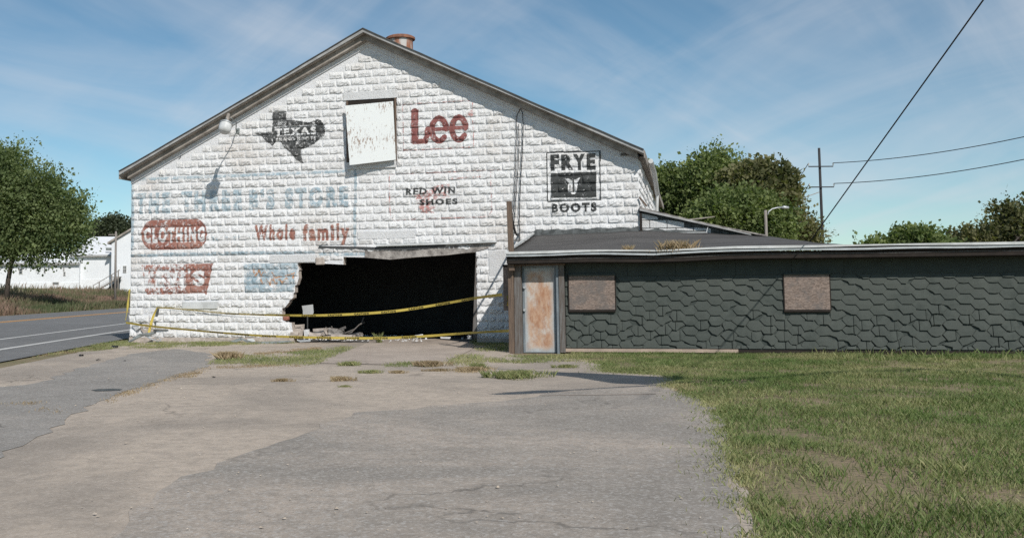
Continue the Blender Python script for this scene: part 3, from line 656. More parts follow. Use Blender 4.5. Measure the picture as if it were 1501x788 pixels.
# ---- painted signs that follow the relief of the blocks
def text_tris(body, offset=0.0):
    cu = bpy.data.curves.new('t', 'FONT'); cu.body = body; cu.offset = offset; cu.resolution_u = 3; cu.space_character = 1.0 + offset * 6
    ob = bpy.data.objects.new('t', cu); COL.objects.link(ob); dg_ = bpy.context.evaluated_depsgraph_get()
    me = ob.evaluated_get(dg_).to_mesh(); me.calc_loop_triangles()
    co = np.array([v.co[:2] for v in me.vertices]); tr = np.array([t.vertices[:] for t in me.loop_triangles])
    ob.evaluated_get(dg_).to_mesh_clear(); bpy.data.objects.remove(ob); bpy.data.curves.remove(cu)
    lo, hi = co.min(0), co.max(0); co = (co - lo) / (hi - lo); return co[tr]
class Sign:
    def __init__(s, u0, v0, u1, v1, cell=0.013):
        s.u0, s.v0, s.c = u0, v0, cell; s.nu = int((u1 - u0) / cell) + 1; s.nv = int((v1 - v0) / cell) + 1
        s.U, s.V = np.meshgrid(u0 + (np.arange(s.nu) + .5) * cell, v0 + (np.arange(s.nv) + .5) * cell); s.m = np.zeros((s.nv, s.nu), bool)
    def poly(s, pts, val=True): s.m[in_poly(s.U, s.V, pts)] = val; return s
    def pxpoly(s, pts, val=True): return s.poly([Fp(*p) for p in pts], val)
    def text(s, body, box, val=True, offset=0.0):
        a, b, c, d = box
        for t in text_tris(body, offset):
            x = a + t[:, 0] * (c - a); y = b + t[:, 1] * (d - b)
            i0, i1 = int((x.min() - s.u0) / s.c) - 1, int((x.max() - s.u0) / s.c) + 2; j0, j1 = int((y.min() - s.v0) / s.c) - 1, int((y.max() - s.v0) / s.c) + 2
            i0, j0 = max(i0, 0), max(j0, 0)
            sl = (slice(j0, j1), slice(i0, i1)); X, Y = s.U[sl], s.V[sl]
            if X.size == 0: continue
            d1 = (X - x[1]) * (y[0] - y[1]) - (x[0] - x[1]) * (Y - y[1]); d2 = (X - x[2]) * (y[1] - y[2]) - (x[1] - x[2]) * (Y - y[2]); d3 = (X - x[0]) * (y[2] - y[0]) - (x[2] - x[0]) * (Y - y[0])
            ins = ~(((d1 < 0) | (d2 < 0) | (d3 < 0)) & ((d1 > 0) | (d2 > 0) | (d3 > 0)))
            s.m[sl][ins] = val
        return s
    def pxtext(s, body, bl, tr, val=True, offset=0.0):
        a = Fp(*bl); b = Fp(*tr); return s.text(body, (a[0], a[1], b[0], b[1]), val, offset)
    def stroke(s, pts, w, val=True, px=True):
        P = [Fp(*p) for p in pts] if px else pts
        for (x0, y0), (x1, y1) in zip(P[:-1], P[1:]):
            L = (x1 - x0) ** 2 + (y1 - y0) ** 2 + 1e-12; t = np.clip(((s.U - x0) * (x1 - x0) + (s.V - y0) * (y1 - y0)) / L, 0, 1)
            s.m[np.hypot(s.U - x0 - t * (x1 - x0), s.V - y0 - t * (y1 - y0)) < w / 2] = val
        return s
    def wear(s, thr, scale=5, seed=1):
        n = 0.6 * vnoise(s.U * scale, s.V * scale, seed) + 0.4 * vnoise(s.U * scale * 3.1, s.V * scale * 3.1, seed + 9); s.m &= n < thr; return s
    def build(s, label, mat, lift=0.003, region=None, name='painted_sign'):
        m = s.m if region is None else s.m & region
        js, is_ = np.nonzero(m); idx = {}; vs, fs = [], []
        def vid(i, j):
            k_ = (i, j)
            if k_ not in idx:
                u, v = s.u0 + i * s.c, s.v0 + j * s.c; idx[k_] = len(vs); vs.append((u, -(max(hsurf(u, v), hsurf(u + .009, v), hsurf(u - .009, v), hsurf(u, v + .009), hsurf(u, v - .009), 0.0) + lift), v))
            return idx[k_]
        for i, j in zip(is_.tolist(), js.tolist()): fs.append((vid(i, j), vid(i + 1, j), vid(i + 1, j + 1), vid(i, j + 1)))
        me = bpy.data.meshes.new(name); me.from_pydata(vs, [], fs); me.update(); o = link(name, me, mat, barn); o['label'] = label; return o
def psign(px0, py0, px1, py1, cell=0.013):
    us = [Fp(px0, py0), Fp(px1, py0), Fp(px0, py1), Fp(px1, py1)]
    return Sign(min(p[0] for p in us), min(p[1] for p in us), max(p[0] for p in us), max(p[1] for p in us), cell)
# boots advert with the state outline
z = lambda x, y: (370 + x / 8.758, 155 + y / 8.758)
s = psign(372, 160, 480, 242)
s.pxpoly([z(*p) for p in [(262, 85), (437, 78), (440, 180), (500, 178), (560, 192), (640, 200), (720, 218), (770, 205), (830, 172), (885, 190), (915, 228), (942, 300), (925, 390), (870, 425), (800, 490), (700, 540), (620, 562), (628, 640), (645, 690), (660, 742), (560, 690), (500, 605), (420, 550), (370, 470), (310, 452), (265, 518), (190, 470), (130, 400), (30, 356), (255, 342)]])
s.pxpoly([z(285, 268), z(830, 238), z(832, 252), z(285, 282)], False)
s.pxtext('TEXAS', z(290, 392), z(822, 268), False, 0.05); s.pxtext('BRAND BOOTS', z(312, 464), z(820, 392), False, 0.03)
s.build('worn black state-outline boots advert left of the loft window', 'p_black')
# Lee
z = lambda x, y: (560 + x / 4.987, 130 + y / 4.987)
s = psign(586, 145, 696, 222)
s.stroke([z(240, 172), z(243, 380)], 0.20); s.stroke([z(222, 166), z(262, 162)], 0.07); s.stroke([z(232, 388), z(318, 384)], 0.14); s.stroke([z(318, 384), z(332, 340), z(336, 296)], 0.15)
def ring(cx, cy, rx, ry, a0, a1, w):
    pts = [z(cx + rx * math.cos(R(q)), cy - ry * math.sin(R(q))) for q in np.linspace(a0, a1, 30)]; s.stroke(pts, w)
ring(418, 300, 52, 82, 12, 318, 0.15); ring(563, 292, 50, 82, 10, 322, 0.15)
s.stroke([z(330, 302), z(480, 292), z(620, 284)], 0.105); s.stroke([z(468, 298), z(474, 270)], 0.12); s.stroke([z(612, 292), z(616, 262)], 0.12)
s.build('big dark red three-letter word right of the loft window', 'p_red')
s = psign(586, 142, 700, 226); s.stroke([z(150, 118), z(400, 103), z(664, 88), z(664, 205), z(668, 300), z(672, 425)], 0.022); s.stroke([z(160, 450), z(420, 440), z(640, 428)], 0.03); s.stroke([z(152, 118), z(156, 300), z(160, 450)], 0.018)
s.pxpoly([z(618, 160), z(660, 155), z(662, 205), z(622, 205)]); s.build('thin worn red frame lines around the dark red word', 'p_pink')
# Red Wing shoes
s = psign(593, 268, 676, 305); s.pxtext('RED WIN', (595.5, 286), (668, 274), True, 0.04); s.pxpoly([(667.0, 270), (675, 270), (675, 289), (667.0, 289)], False)
s.pxtext('SHOES', (615.5, 301), (671, 290.5), True, 0.045)
s.build('small black shoe advert words half worn away', 'p_black2', 0.008)
s = psign(564, 245, 765, 330); s.pxpoly([(608, 287), (640, 272), (672, 268), (660, 278), (664, 288), (640, 292), (636, 312), (617, 312), (612, 296)]); s.wear(0.60, 4, 7)
s.stroke([(571, 256), (640, 253), (690, 250.5), (735, 249)], 0.02); s.stroke([(662, 262), (704, 259)], 0.035); s.stroke([(571, 258), (571.5, 300), (573, 318), (577, 323)], 0.022); s.stroke([(577, 323), (640, 320), (700, 318.5), (716, 317), (721, 309), (720, 280), (719.5, 252)], 0.024)
s.build('faint red wing shape and thin red frame behind the shoe words', 'p_pink', 0.003)
# Frye boots
z = lambda x, y: (790 + x / 7.5, 215 + y / 7.5)
s = psign(798, 217, 884, 316)
fw = 0.028
s.stroke([z(88, 68), z(670, 46), z(680, 582), z(97, 602), z(88, 68)], fw)
for body, x0, x1 in (('F', 128, 222), ('R', 250, 378), ('Y', 378, 508), ('E', 525, 622)):
    yb = 270 - 15 * (x0 + x1) / 2 / 500 + 4; s.pxtext(body, z(x0, yb), z(x1, yb - 185), True, 0.06)
s.pxpoly([z(130, 292), z(630, 274), z(634, 552), z(138, 566)])
s.pxpoly([z(286, 346), z(330, 352), z(362, 370), z(374, 352), z(386, 352), z(396, 364), z(430, 345), z(456, 338), z(440, 372), z(418, 400), z(428, 410), z(412, 500), z(398, 520), z(360, 522), z(348, 500), z(322, 500), z(320, 415), z(335, 400), z(300, 368)], False)
s.pxpoly([z(372, 356), z(386, 355), z(388, 500), z(374, 502)]); s.pxpoly([z(338, 420), z(348, 420), z(346, 480), z(336, 480)])
s.pxtext('BOOTS', z(142, 727), z(634, 612), True, 0.055)
s.build('black framed boots advert with a white bull emblem', 'p_black2')
# big faded blue shop name with its stripes
for body, x0, x1 in (('THE', 200, 250), ('THREE', 266, 355), ("B'S", 366, 403), ('STORE', 418, 511)):
    s = psign(x0 - 4, 265, x1 + 4, 320, 0.016); f0 = (x0 - 195) / 316; f1 = (x1 - 195) / 316
    s.pxtext(body, (x0, 314.5 - 11.5 * f0), (x1, 283.5 - 11.5 * f1), True, 0.07); s.wear(0.88, 3.5, 3)
    s.build('faded blue %s word of the old shop name' % {'THE': 'first', 'THREE': 'second', "B'S": 'third', 'STORE': 'last'}[body], 'p_blue')
for pts_, w_, lab in (([(194, 263.5), (300, 259.5), (400, 255.5), (505, 251)], 0.07, 'top blue border stripe'), ([(521.5, 249), (521, 300), (520.5, 360)], 0.08, 'upright blue border stripe right of the shop name'),
                      ([(194.5, 266), (194.5, 320), (194.5, 366)], 0.10, 'upright blue stripe at the left wall edge'), ([(193, 374.5), (330, 371.5), (460, 369.5)], 0.085, 'lower blue border stripe'), ([(468, 372), (540, 372.5)], 0.085, 'blue stripe on the sagging course')):
    s = psign(min(p_[0] for p_ in pts_) - 6, min(p_[1] for p_ in pts_) - 6, max(p_[0] for p_ in pts_) + 6, max(p_[1] for p_ in pts_) + 6, 0.02); s.stroke(pts_, w_); s.build(lab, 'p_blue')
s = psign(308, 340, 372, 358); s.pxtext('for the', (311, 353), (368, 343.5), True, 0.01); s.wear(0.5, 5, 12); s.build('pale blue worn word between the two red ones', 'p_blue')
# Clothing pill
s = psign(204, 318, 308, 370)
yl = lambda x, y: y - (x - 208) * 0.020
top, bot = 322.5, 366.5; h_ = (bot - top) / 2; pts = []
for q in np.linspace(90, 270, 16): pts.append((208 + 17 + 17 * math.cos(R(q)), yl(215, top + h_) - h_ * math.sin(R(q))))
for q in np.linspace(-90, 90, 16): pts.append((304 - 17 + 17 * math.cos(R(q)), yl(300, top + h_) - h_ * math.sin(R(q))))
s.pxpoly(pts); s.pxtext('CLOTHING', (211.5, 356.5), (301, 331.5), False, 0.06)
s.build('brick red rounded panel with a white word', 'p_brick')
s = psign(370, 322, 516, 366); s.pxtext('Whole', (373.5, 353), (433.5, 328), True, 0.055); s.pxtext('family', (444, 360), (512.5, 326.5), True, 0.055); s.build('brick red hand-lettered words above the slab', 'p_brick')
# batwing panel
s = psign(204, 383, 316, 436); s.pxpoly([(208, 388.5), (240, 387.5), (273, 386.2), (313, 385.8), (309, 405), (303, 432), (300, 429), (272, 430), (240, 431), (214, 431.5), (212, 410)])
s.pxtext("LEVI", (213, 422), (270, 396), False, 0.045); s.pxtext("S", (283, 419), (300.5, 396), False, 0.05); s.pxpoly([(276, 394), (280, 394), (279, 400), (276, 400)], False)
usp = Fp(272.5, 400)[0]
s.build('solid red end of the batwing panel with a white letter', 'p_brick', region=s.U > usp); s.build('flaking red panel with worn white letters', 'p_brick2', region=s.U <= usp)
# blue panel beside the doorway
s = psign(356, 384, 440, 430); s.pxpoly([(358, 386), (438, 385), (436, 396), (433, 410), (431, 427), (402, 428), (359, 428.5)]); s.wear(0.8, 3, 15); s.build('pale blue flaking panel beside the broken doorway', 'p_blue')
s = psign(356, 388, 440, 424)
s.stroke([(372, 396), (375, 404), (380, 396), (384, 404), (388, 397), (393, 405), (398, 399), (403, 407)], 0.05); s.stroke([(382, 408), (386, 416), (391, 409), (396, 417), (400, 407), (405, 416), (410, 409), (415, 415), (420, 407), (426, 413), (431, 404)], 0.05)
s.stroke([(403, 407), (412, 405), (424, 403), (432, 400)], 0.035); s.wear(0.66, 5, 22); s.build('illegible orange script on the pale blue panel', 'p_orange', 0.009)
# loose cables on the wall
cb = MB()
def Pw(px, py, d=0.07): return P3(px, py, d)
cb.tube([Pw(757, 178), Pw(758, 168), Pw(763, 159), Pw(766, 166), Pw(767, 185), Pw(766, 215), Pw(764, 250), Pw(762, 290), Pw(761, 325), Pw(762, 356)], 0.011, 5)
cb.tube([Pw(757, 178), Pw(757, 200), Pw(756, 230), Pw(755, 260), Pw(753, 300), Pw(751, 320), Pw(755, 335), Pw(752, 350)], 0.009, 5)
cb.tube([Pw(760, 182), Pw(761, 210), Pw(759, 250), Pw(757, 280), Pw(755, 310), Pw(753, 330)], 0.009, 5)
o = cb.build('loose_cable', 'cable'); o.matrix_world = BM; tag(o, 'thin black cables hanging in a loop down the white block wall', 'cable')
# nail-like scar and dark hole
MB().tube([Pw(267, 221, .02), Pw(263, 224, .02), Pw(265, 230, .02), Pw(262, 233, .02)], 0.008, 4).build('wire_scrap', 'cable', barn)

# ================================================================== barn lamp and roof ventilator
lamp = thing('barn_lamp', 'white gooseneck barn lamp high on the left of the gable wall', 'wall lamp', BM)
ld = 1.45
hd = P3(331, 183, ld); bs = P3(348.5, 192, 0.03)
arm = [bs, bs + Vector((0.0, -0.12, 0.02)), bs + (hd - bs) * 0.35 + Vector((.10, -.05, .16)), bs + (hd - bs) * 0.7 + Vector((.06, 0, .22)), hd + Vector((0.0, 0.1, .20)), hd + Vector((0, 0, .16))]
MB().tube(arm, 0.014, 7).build('arm', 'grey_metal', lamp, smooth=True)
def lathe(prof, n=20):
    mb = MB(); vs = [(r_ * math.cos(2 * math.pi * j / n), r_ * math.sin(2 * math.pi * j / n), z_) for r_, z_ in prof for j in range(n)]
    mb.add(vs, [(i * n + j, i * n + (j + 1) % n, (i + 1) * n + (j + 1) % n, (i + 1) * n + j) for i in range(len(prof) - 1) for j in range(n)]); return mb
o = lathe([(0.045, .20), (.05, .13), (.09, .10), (.17, .04), (.185, 0), (.17, .0)]).build('shade', 'metal', lamp, smooth=True); o.location = hd; o.rotation_euler.x = R(-28)
o = lathe([(0.001, .36), (.035, .355), (.045, .33), (.05, .16), (.05, .14)]).build('socket', 'soffit', lamp, smooth=True); o.location = hd; o.rotation_euler.x = R(-28)
o = lathe([(.165, 0.012), (.165, -.14), (.15, -.21), (.09, -.25), (.001, -.255)]).build('globe', 'white_metal', lamp, smooth=True); o.location = hd; o.rotation_euler.x = R(-28)
MB().box((bs.x - .05, -.05, bs.z - .07), (bs.x + .05, -.0, bs.z + .07)).build('wall_plate', 'grey_metal', lamp, bevel=.008)
vy = 2.6
uv0 = Fp(587, 60, -vy); vr_ = (Fp(607, 60, -vy)[0] - Fp(567, 60, -vy)[0]) / 2
zt = Fp(587, 54.5, -vy)[1]; vb = thing('roof_ventilator', 'squat rusty round metal ventilator on the barn roof behind the ridge', 'roof vent', BM @ Matrix.Translation((uv0[0], vy, zt)))
lathe([(vr_ * .88, -0.9), (vr_ * .88, -.12), (vr_ * .9, -.08)], 28).build('drum', 'vent', vb, smooth=True)
lathe([(vr_ * .9, -.10), (vr_ * 1.04, -.09), (vr_ * 1.04, -.03), (vr_ * .92, 0.0), (vr_ * .8, .02), (0.01, .03)], 28).build('rim', 'rust_metal', vb, smooth=False)

# ================================================================== lean-to on the right side
lean = thing('lean_to_shed', 'low white block lean-to shed with sloping roof on the right of the barn', 'shed', BM)
LU0 = BW + 0.012; a = Fp(938, 304); b = Fp(1120, 344); lsl = (b[1] - a[1]) / (b[0] - a[0])
def lz(u): return a[1] + lsl * (u - a[0])
MB().prism([(LU0, 0.05, -0.15), (b[0] - .2, 0.05, -0.15), (b[0] - .2, 0.05, lz(b[0] - .2) - .05), (LU0, 0.05, lz(LU0) - .05)], (0, 0.15, 0)).build('wall', 'flash', lean)
bu0 = Fp(940, 320)[0]
ztop = lz(LU0) - 0.12
row = 0; v = 1.9
while v < ztop:
    u = bu0 + (0 if row % 2 else -0.21)
    while u < b[0] - 0.5:
        w0, w1 = max(u, bu0), u + 0.40
        zz = min(v + 0.185, lz(w1) - 0.13)
        if zz - v > 0.05 and w1 - w0 > .08 and w0 < Fp(1035, 335)[0]:
            j = [random.uniform(-.006, .006) for _ in range(4)]
            MB().prism([(w0, 0.05, v + j[0]), (w1, 0.05, v + j[1]), (w1, 0.05, min(v + .185, lz(w1) - .13) + j[2]), (w0, 0.05, min(v + 0.185, lz(w0) - .13) + j[3])], (0, -0.03, 0)).build('block', 'smooth', lean, bevel=.006)
        u += 0.415
    v += 0.2; row += 1
mb = MB(); uu = np.linspace(LU0, b[0] + .05, 9); vs = []
for u in uu:
    z0 = lz(u) - 0.03 - 0.03 * math.sin((u - LU0) / 3 * math.pi); vs += [(u, -0.12, z0), (u, 8.0, z0 + .05), (u, -0.12, z0 + .035), (u, 8.0, z0 + .085)]
fs = []
for i in range(8):
    k0, k1 = 4 * i, 4 * i + 4; fs += [(k0, k0 + 1, k1 + 1, k1), (k0 + 2, k1 + 2, k1 + 3, k0 + 3), (k0, k1, k1 + 2, k0 + 2), (k0 + 1, k0 + 3, k1 + 3, k1 + 1)]
fs += [(0, 2, 3, 1), (32, 33, 35, 34)]
mb.add(vs, fs); mb.build('roof', 'lintel', lean)
MB().prism([(LU0, -0.125, lz(LU0) - .085), (b[0] - .3, -0.125, lz(b[0] - .3) - .085), (b[0] - .3, -0.125, lz(b[0] - .3) - .06), (LU0, -0.125, lz(LU0) - .035)], (0, .02, 0)).build('fascia_board', 'trim', lean)
MB().box((LU0 - .01, -0.075, 2.3), (LU0 + .05, -0.05, lz(LU0) - .06)).build('corner_strip', 'shaded_dark_wood', lean)
MB().prism([P3(936, 289, .09), P3(938, 288, .09), P3(949, 301, .09), P3(947, 303, .09)], (0, .05, 0)).build('loose_board', 'brown_wood', lean)

# ================================================================== annex
annex = thing('shingled_annex', 'low dark green hexagonal-shingled annex with flat roof and boarded windows', 'annex', BM)
AM, RM = 3.70, 4.18                                         # front wall and roof edge, metres in front of the gable wall
def A(px, py, m=AM): return Fp(px, py, m)
AU0 = A(747.5, 450)[0]; AU1 = AU0 + 11.6; AZ0 = -0.02
EZ = [(742, 370), (800, 368.5), (850, 367), (900, 366.5), (960, 367.5), (1010, 365), (1060, 362), (1100, 361), (1150, 360.5), (1200, 360)]
ez = [A(x, y, RM) for x, y in EZ]; ez.append((AU1 + .3, ez[-1][1] - .01))
BK = [(785, 344), (860, 341), (935, 337.5), (1040, 341.5), (1125, 346), (1200, 356)]
bk = [Fp(x, y, 0.02) for x, y in BK]; bk += [(bk[-1][0] + 1.2, bk[-1][1] - .10), (AU1 + .3, bk[-1][1] - .14)]
def interp(t, u): return float(np.interp(u, [p[0] for p in t], [p[1] for p in t]))
eu0 = ez[0][0]
# walls
ez_lo = min(p[1] for p in ez)
MB().box((AU0, -AM, -0.15), (AU1, -AM + .12, ez_lo - 0.14)).build('front_wall', 'green_board', annex)
mb = MB(); mb.prism([(AU0, -AM + .122, -.15), (AU0, -.03, -.15), (AU0, -.03, 2.35), (AU0, -AM + .122, ez_lo - .14)], (.12, 0, 0)); mb.build('side_wall', 'old_wood', annex)
mb = MB(); mb.prism([(AU1 - .12, -AM + .122, -.15), (AU1 - .12, 1.5, -.15), (AU1 - .12, 1.5, ez_lo - .18), (AU1 - .12, -AM + .122, ez_lo - .18)], (.12, 0, 0)); mb.build('side_wall', 'green_board', annex)
MB().box((BW + .4, 1.5, -.15), (AU1, 1.6, 2.0)).build('back_wall', 'green_board', annex)
# roof sheet
nu_, nw_ = 60, 10; mb = MB(); vs = []
for j in range(nw_ + 1):
    w = j / nw_
    for i in range(nu_ + 1):
        u = eu0 + (AU1 + .25 - eu0) * i / nu_
        ub = max(u, bk[0][0] - (bk[0][0] - eu0) * (1 - w)) if i == 0 else u
        zf, zb = interp(ez, u), interp(bk, u)
        vs.append((u, -RM + (RM - .015) * w, zf + (zb - zf) * w - 0.05 * math.sin(w * math.pi) * (0.6 + 0.4 * math.sin(u * 1.7)) + 0.006 * math.sin(u * 9 + w * 5)))
n1 = nu_ + 1; fs = [(j * n1 + i, j * n1 + i + 1, (j + 1) * n1 + i + 1, (j + 1) * n1 + i) for j in range(nw_) for i in range(nu_)]
mb.add(vs, fs)
# back extension of the roof beyond the barn corner
k0 = len(mb.v); ii = [i for i in range(n1) if vs[nw_ * n1 + i][0] > BW + 3.0]
ext = [(vs[nw_ * n1 + i][0], 1.7, vs[nw_ * n1 + i][2] - .05) for i in ii]; mb.v += ext
mb.f += [(nw_ * n1 + ii[q], nw_ * n1 + ii[q + 1], k0 + q + 1, k0 + q) for q in range(len(ii) - 1)]
ro = mb.build('roof', 'roll_roof', annex, smooth=True)
sm = ro.modifiers.new('thickness', 'SOLIDIFY'); sm.thickness = 0.05; sm.offset = -1
# edge trims: white drip edge, gutter board, soffit
def edge_strip(name, pts_top, hgt, m0, m1, mat, label=None):
    mb = MB(); vs = []; n = len(pts_top)
    for i, (u, z_) in enumerate(pts_top):
        h0 = hgt[i] if isinstance(hgt, list) else hgt; vs += [(u, -m0, z_), (u, -m0, z_ - h0), (u, -m1, z_), (u, -m1, z_ - h0)]
    fs = []
    for i in range(n - 1):
        k0, k1 = 4 * i, 4 * i + 4; fs += [(k0, k0 + 1, k1 + 1, k1), (k0 + 2, k1 + 2, k1 + 3, k0 + 3), (k0, k1, k1 + 2, k0 + 2), (k0 + 1, k0 + 3, k1 + 3, k1 + 1)]
    fs += [(0, 2, 3, 1), (4 * n - 4, 4 * n - 3, 4 * n - 1, 4 * n - 2)]
    mb.add(vs, fs); o = mb.build(name, mat, annex)
    if label: o['label'] = label
    return o
e_full = [(u, z_ + 0.012) for u, z_ in ez]
edge_strip('drip_edge', [(eu0 - .02, e_full[0][1])] + [(u, interp(e_full, u)) for u in np.linspace(eu0 + .1, AU1 + .27, 24)], [0.042 + 0.012 * math.sin(i * .7) for i in range(25)], RM + .06, RM - .10, 'white_metal')
edge_strip('gutter_board', [(u, interp(e_full, u) - .062 + .006 * math.sin(u * 3)) for u in np.linspace(eu0 + .0, AU1 + .25, 24)], 0.04, RM + .035, RM - .02, 'metal')
edge_strip('fascia_board', [(u, interp(e_full, u) - .106) for u in np.linspace(eu0 + .0, AU1 + .25, 14)], 0.145, RM - .05, RM - .075, 'shaded_dark_wood')
edge_strip('fascia_strip', [(u, interp(e_full, u) - .16 + .004 * math.sin(u * 5)) for u in np.linspace(eu0 + .0, AU1 + .25, 14)], 0.015, RM - .038, RM - .049, 'old_wood')
edge_strip('soffit', [(u, interp(ez, u) - .235) for u in np.linspace(eu0 + .01, AU1 + .25, 12)], 0.02, RM - .08, AM - .10, 'shaded_dark_wood')
mb = MB(); mb.prism([(eu0 - .02, -RM, ez[0][1] - .01), (eu0 - .02, -.06, bk[0][1] + .02), (eu0 - .02, -.06, bk[0][1] + .06), (eu0 - .02, -RM, ez[0][1] + .03)], (.05, 0, 0)); mb.build('edge_trim', 'white_metal', annex)
mb = MB(); mb.prism([(eu0, -RM + .02, ez[0][1] - .17), (eu0, -.06, bk[0][1] - .15), (eu0, -.06, bk[0][1] - .02), (eu0, -RM + .02, ez[0][1] - .02)], (.03, 0, 0)); mb.build('side_fascia', 'shaded_dark_wood', annex)
# tar flashing along the barn wall
ft = [(781, 340.5), (787, 336.5), (800, 337.5), (815, 336), (828, 337.5), (845, 335), (860, 336.5), (876, 333.5), (893, 335), (910, 333), (925, 334.5), (936, 331.5)]
fb = [(783, 347), (790, 346.5), (800, 346.5), (815, 346), (828, 345.5), (845, 345), (860, 344.5), (876, 344), (893, 343.5), (910, 343), (925, 342), (936, 341)]
vs = []; mb = MB()
for q, ((x0, y0), (x1, y1)) in enumerate(zip(ft, fb)): vs += [P3(x0, y0, .062), P3(x0, y0 + 3, .085), P3(x1, y1, .13 + .02 * (q % 2)), P3(x1, y1 + 1, .05)]
for i in range(len(ft) - 1):
    for q in range(3): mb.f.append((4 * i + q, 4 * i + q + 1, 4 * i + 4 + q + 1, 4 * i + 4 + q))
mb.v = [tuple(p) for p in vs]; o = mb.build('tar_flashing', 'flash', annex); sm = o.modifiers.new('t', 'SOLIDIFY'); sm.thickness = .02
ft2 = [(938, 336), (950, 338), (962, 334.5), (975, 338), (990, 337), (1005, 338), (1020, 338.5), (1034, 337)]
vs = []; mb = MB()
for q, (x0, y0) in enumerate(ft2): vs += [P3(x0, y0, .03), P3(x0, y0 + 3, .05), P3(x0 + 2, 343, .12), P3(x0 + 2, 344, .0)]
for i in range(len(ft2) - 1):
    for q in range(3): mb.f.append((4 * i + q, 4 * i + q + 1, 4 * i + 4 + q + 1, 4 * i + 4 + q))
mb.v = [tuple(p) for p in vs]; o = mb.build('tar_flashing', 'flash', annex); sm = o.modifiers.new('t', 'SOLIDIFY'); sm.thickness = .02
MB().prism([P3(985, 340.5, .15), P3(1035, 339.8, .15), P3(1037, 333, .15), P3(1038, 333, .15), P3(1036.2, 341.0, .15), P3(985, 341.3, .15)], (0, .04, 0)).build('metal_edge', 'white_metal', annex)
# posts, door
def arect(name, px0, py0, px1, py1, d0, d1, mat, bev=0.004, label=None):
    u0, v1 = A((px0), (py0 + 0)); u1, v0 = A(px1, py1); u0 = A(px0, (py0 + py1) / 2)[0]; u1 = A(px1, (py0 + py1) / 2)[0]
    o = MB().box((u0, -AM - d1, v0), (u1, -AM - d0, v1)).build(name, mat, annex, bevel=bev)
    if label: o['label'] = label
    return o
arect('corner_post', 747.0, 384, 755, 518, -.05, .17, 'brown_wood'); arect('corner_post', 755.4, 386, 766, 518, -.05, .14, 'old_wood')
arect('door_jamb', 816.6, 387, 820.5, 518, -.02, .12, 'frame_grey'); arect('door_jamb', 820.8, 386, 828.5, 516, -.02, .14, 'old_wood')
arect('door_header', 750, 383, 829, 388.5, -.02, .15, 'brown_wood')
dr = arect('door', 766.4, 388.8, 816.3, 517, .003, .012, 'frame_grey', label='steel door frame in the annex, toned dark for its recess shade')
u0, v1 = A(768.5, 393); u1, v0 = A(815, 515.5)
nx_, nz_ = 10, 24; vs = []; mb = MB()
for j in range(nz_ + 1):
    for i in range(nx_ + 1): vs.append((u0 + (u1 - u0) * i / nx_, -AM - .016 - .004 * math.sin(i * .9) * math.sin(j * .7), v0 + (v1 - v0) * j / nz_))
mb.add(vs, [(j * (nx_ + 1) + i, j * (nx_ + 1) + i + 1, (j + 1) * (nx_ + 1) + i + 1, (j + 1) * (nx_ + 1) + i) for j in range(nz_) for i in range(nx_)])
o = mb.build('door_leaf', 'door', annex); o['label'] = 'rust-streaked galvanised steel door leaf'
ea = o.data.attributes.new('edge', 'FLOAT', 'POINT')
ea.data.foreach_set('value', [min(1.0, min(i, nx_ - i) / 1.6) * min(1.0, min(j, nz_ - j) / 1.6) for j in range(nz_ + 1) for i in range(nx_ + 1)])
for yy in (421, 454):
    c_ = A(769.5, yy); MB().tube([(c_[0], -AM - .02, c_[1]), (c_[0], -AM - .07, c_[1])], 0.03, 10).build('door_knob' if yy == 454 else 'door_lock', 'metal', o)
# boarded side window sticking out past the corner
u0, v1 = Fp(737.5, 391, AM - .35); u1, v0 = Fp(746.5, 455, AM - .35)
MB().box((u0, -AM + .33, v0), (AU0 + .01, -AM + .36, v1)).build('window_board', 'osb', annex)
MB().box((u0 - .01, -AM + .31, v1), (AU0 - .002, -AM + .40, v1 + .05)).build('window_cap', 'shaded_dark_wood', annex)
# boarded front windows
def window(px0, py0, px1, py1, lab):
    o = arect('window_board', px0, py0, px1, py1, .03, .05, 'osb', label=lab)
    arect('window_trim', px0 - 1, py0 - 2.4, px1 + 1, py0 - .3, .0, .075, 'green_board'); arect('window_trim', px0 - .5, py1 + .3, px1 + 1, py1 + 3.4, .0, .07, 'shaded_dark_wood'); arect('window_trim', px0 - 1.6, py0 - .2, px0 - .2, py1 + .2, .0, .056, 'shaded_dark_wood'); arect('window_trim', px1 + .2, py0 - .2, px1 + 1.4, py1 + .2, .0, .056, 'shaded_dark_wood')
window(834.5, 404, 901.5, 453.5, 'brown strand board over the window beside the door'); window(1149.5, 402.5, 1216, 453.5, 'chipped strand board over the right-hand window')
# sill plank
u0, v0 = A(825, 515); u1, v1 = A(1082, 511)
MB().box((u0, -AM - .06, -.12), (u1, -AM - .0, -.05)).build('sill_plank', 'sill', annex); MB().box((u1 + .004, -AM - .04, -.15), (AU1, -AM, -.06)).build('sill_plank', 'shaded_dark_wood', annex)
# frieze boards under the eave
zt_, zb_ = ez_lo - .13, A(1000, 404.5)[1]
ub = A(829.5, 400)[0]; ue = [ub, ub + .55, ub + 1.3, ub + 2.3, ub + 3.5, ub + 4.6, ub + 5.6, AU1]
for q in range(len(ue) - 1): MB().box((ue[q] + .003, -AM - .02 - .004 * (q % 2), zb_ + .01 * (q % 3)), (ue[q + 1] - .003, -AM - .0, zt_)).build('frieze_board', 'green_board', annex)
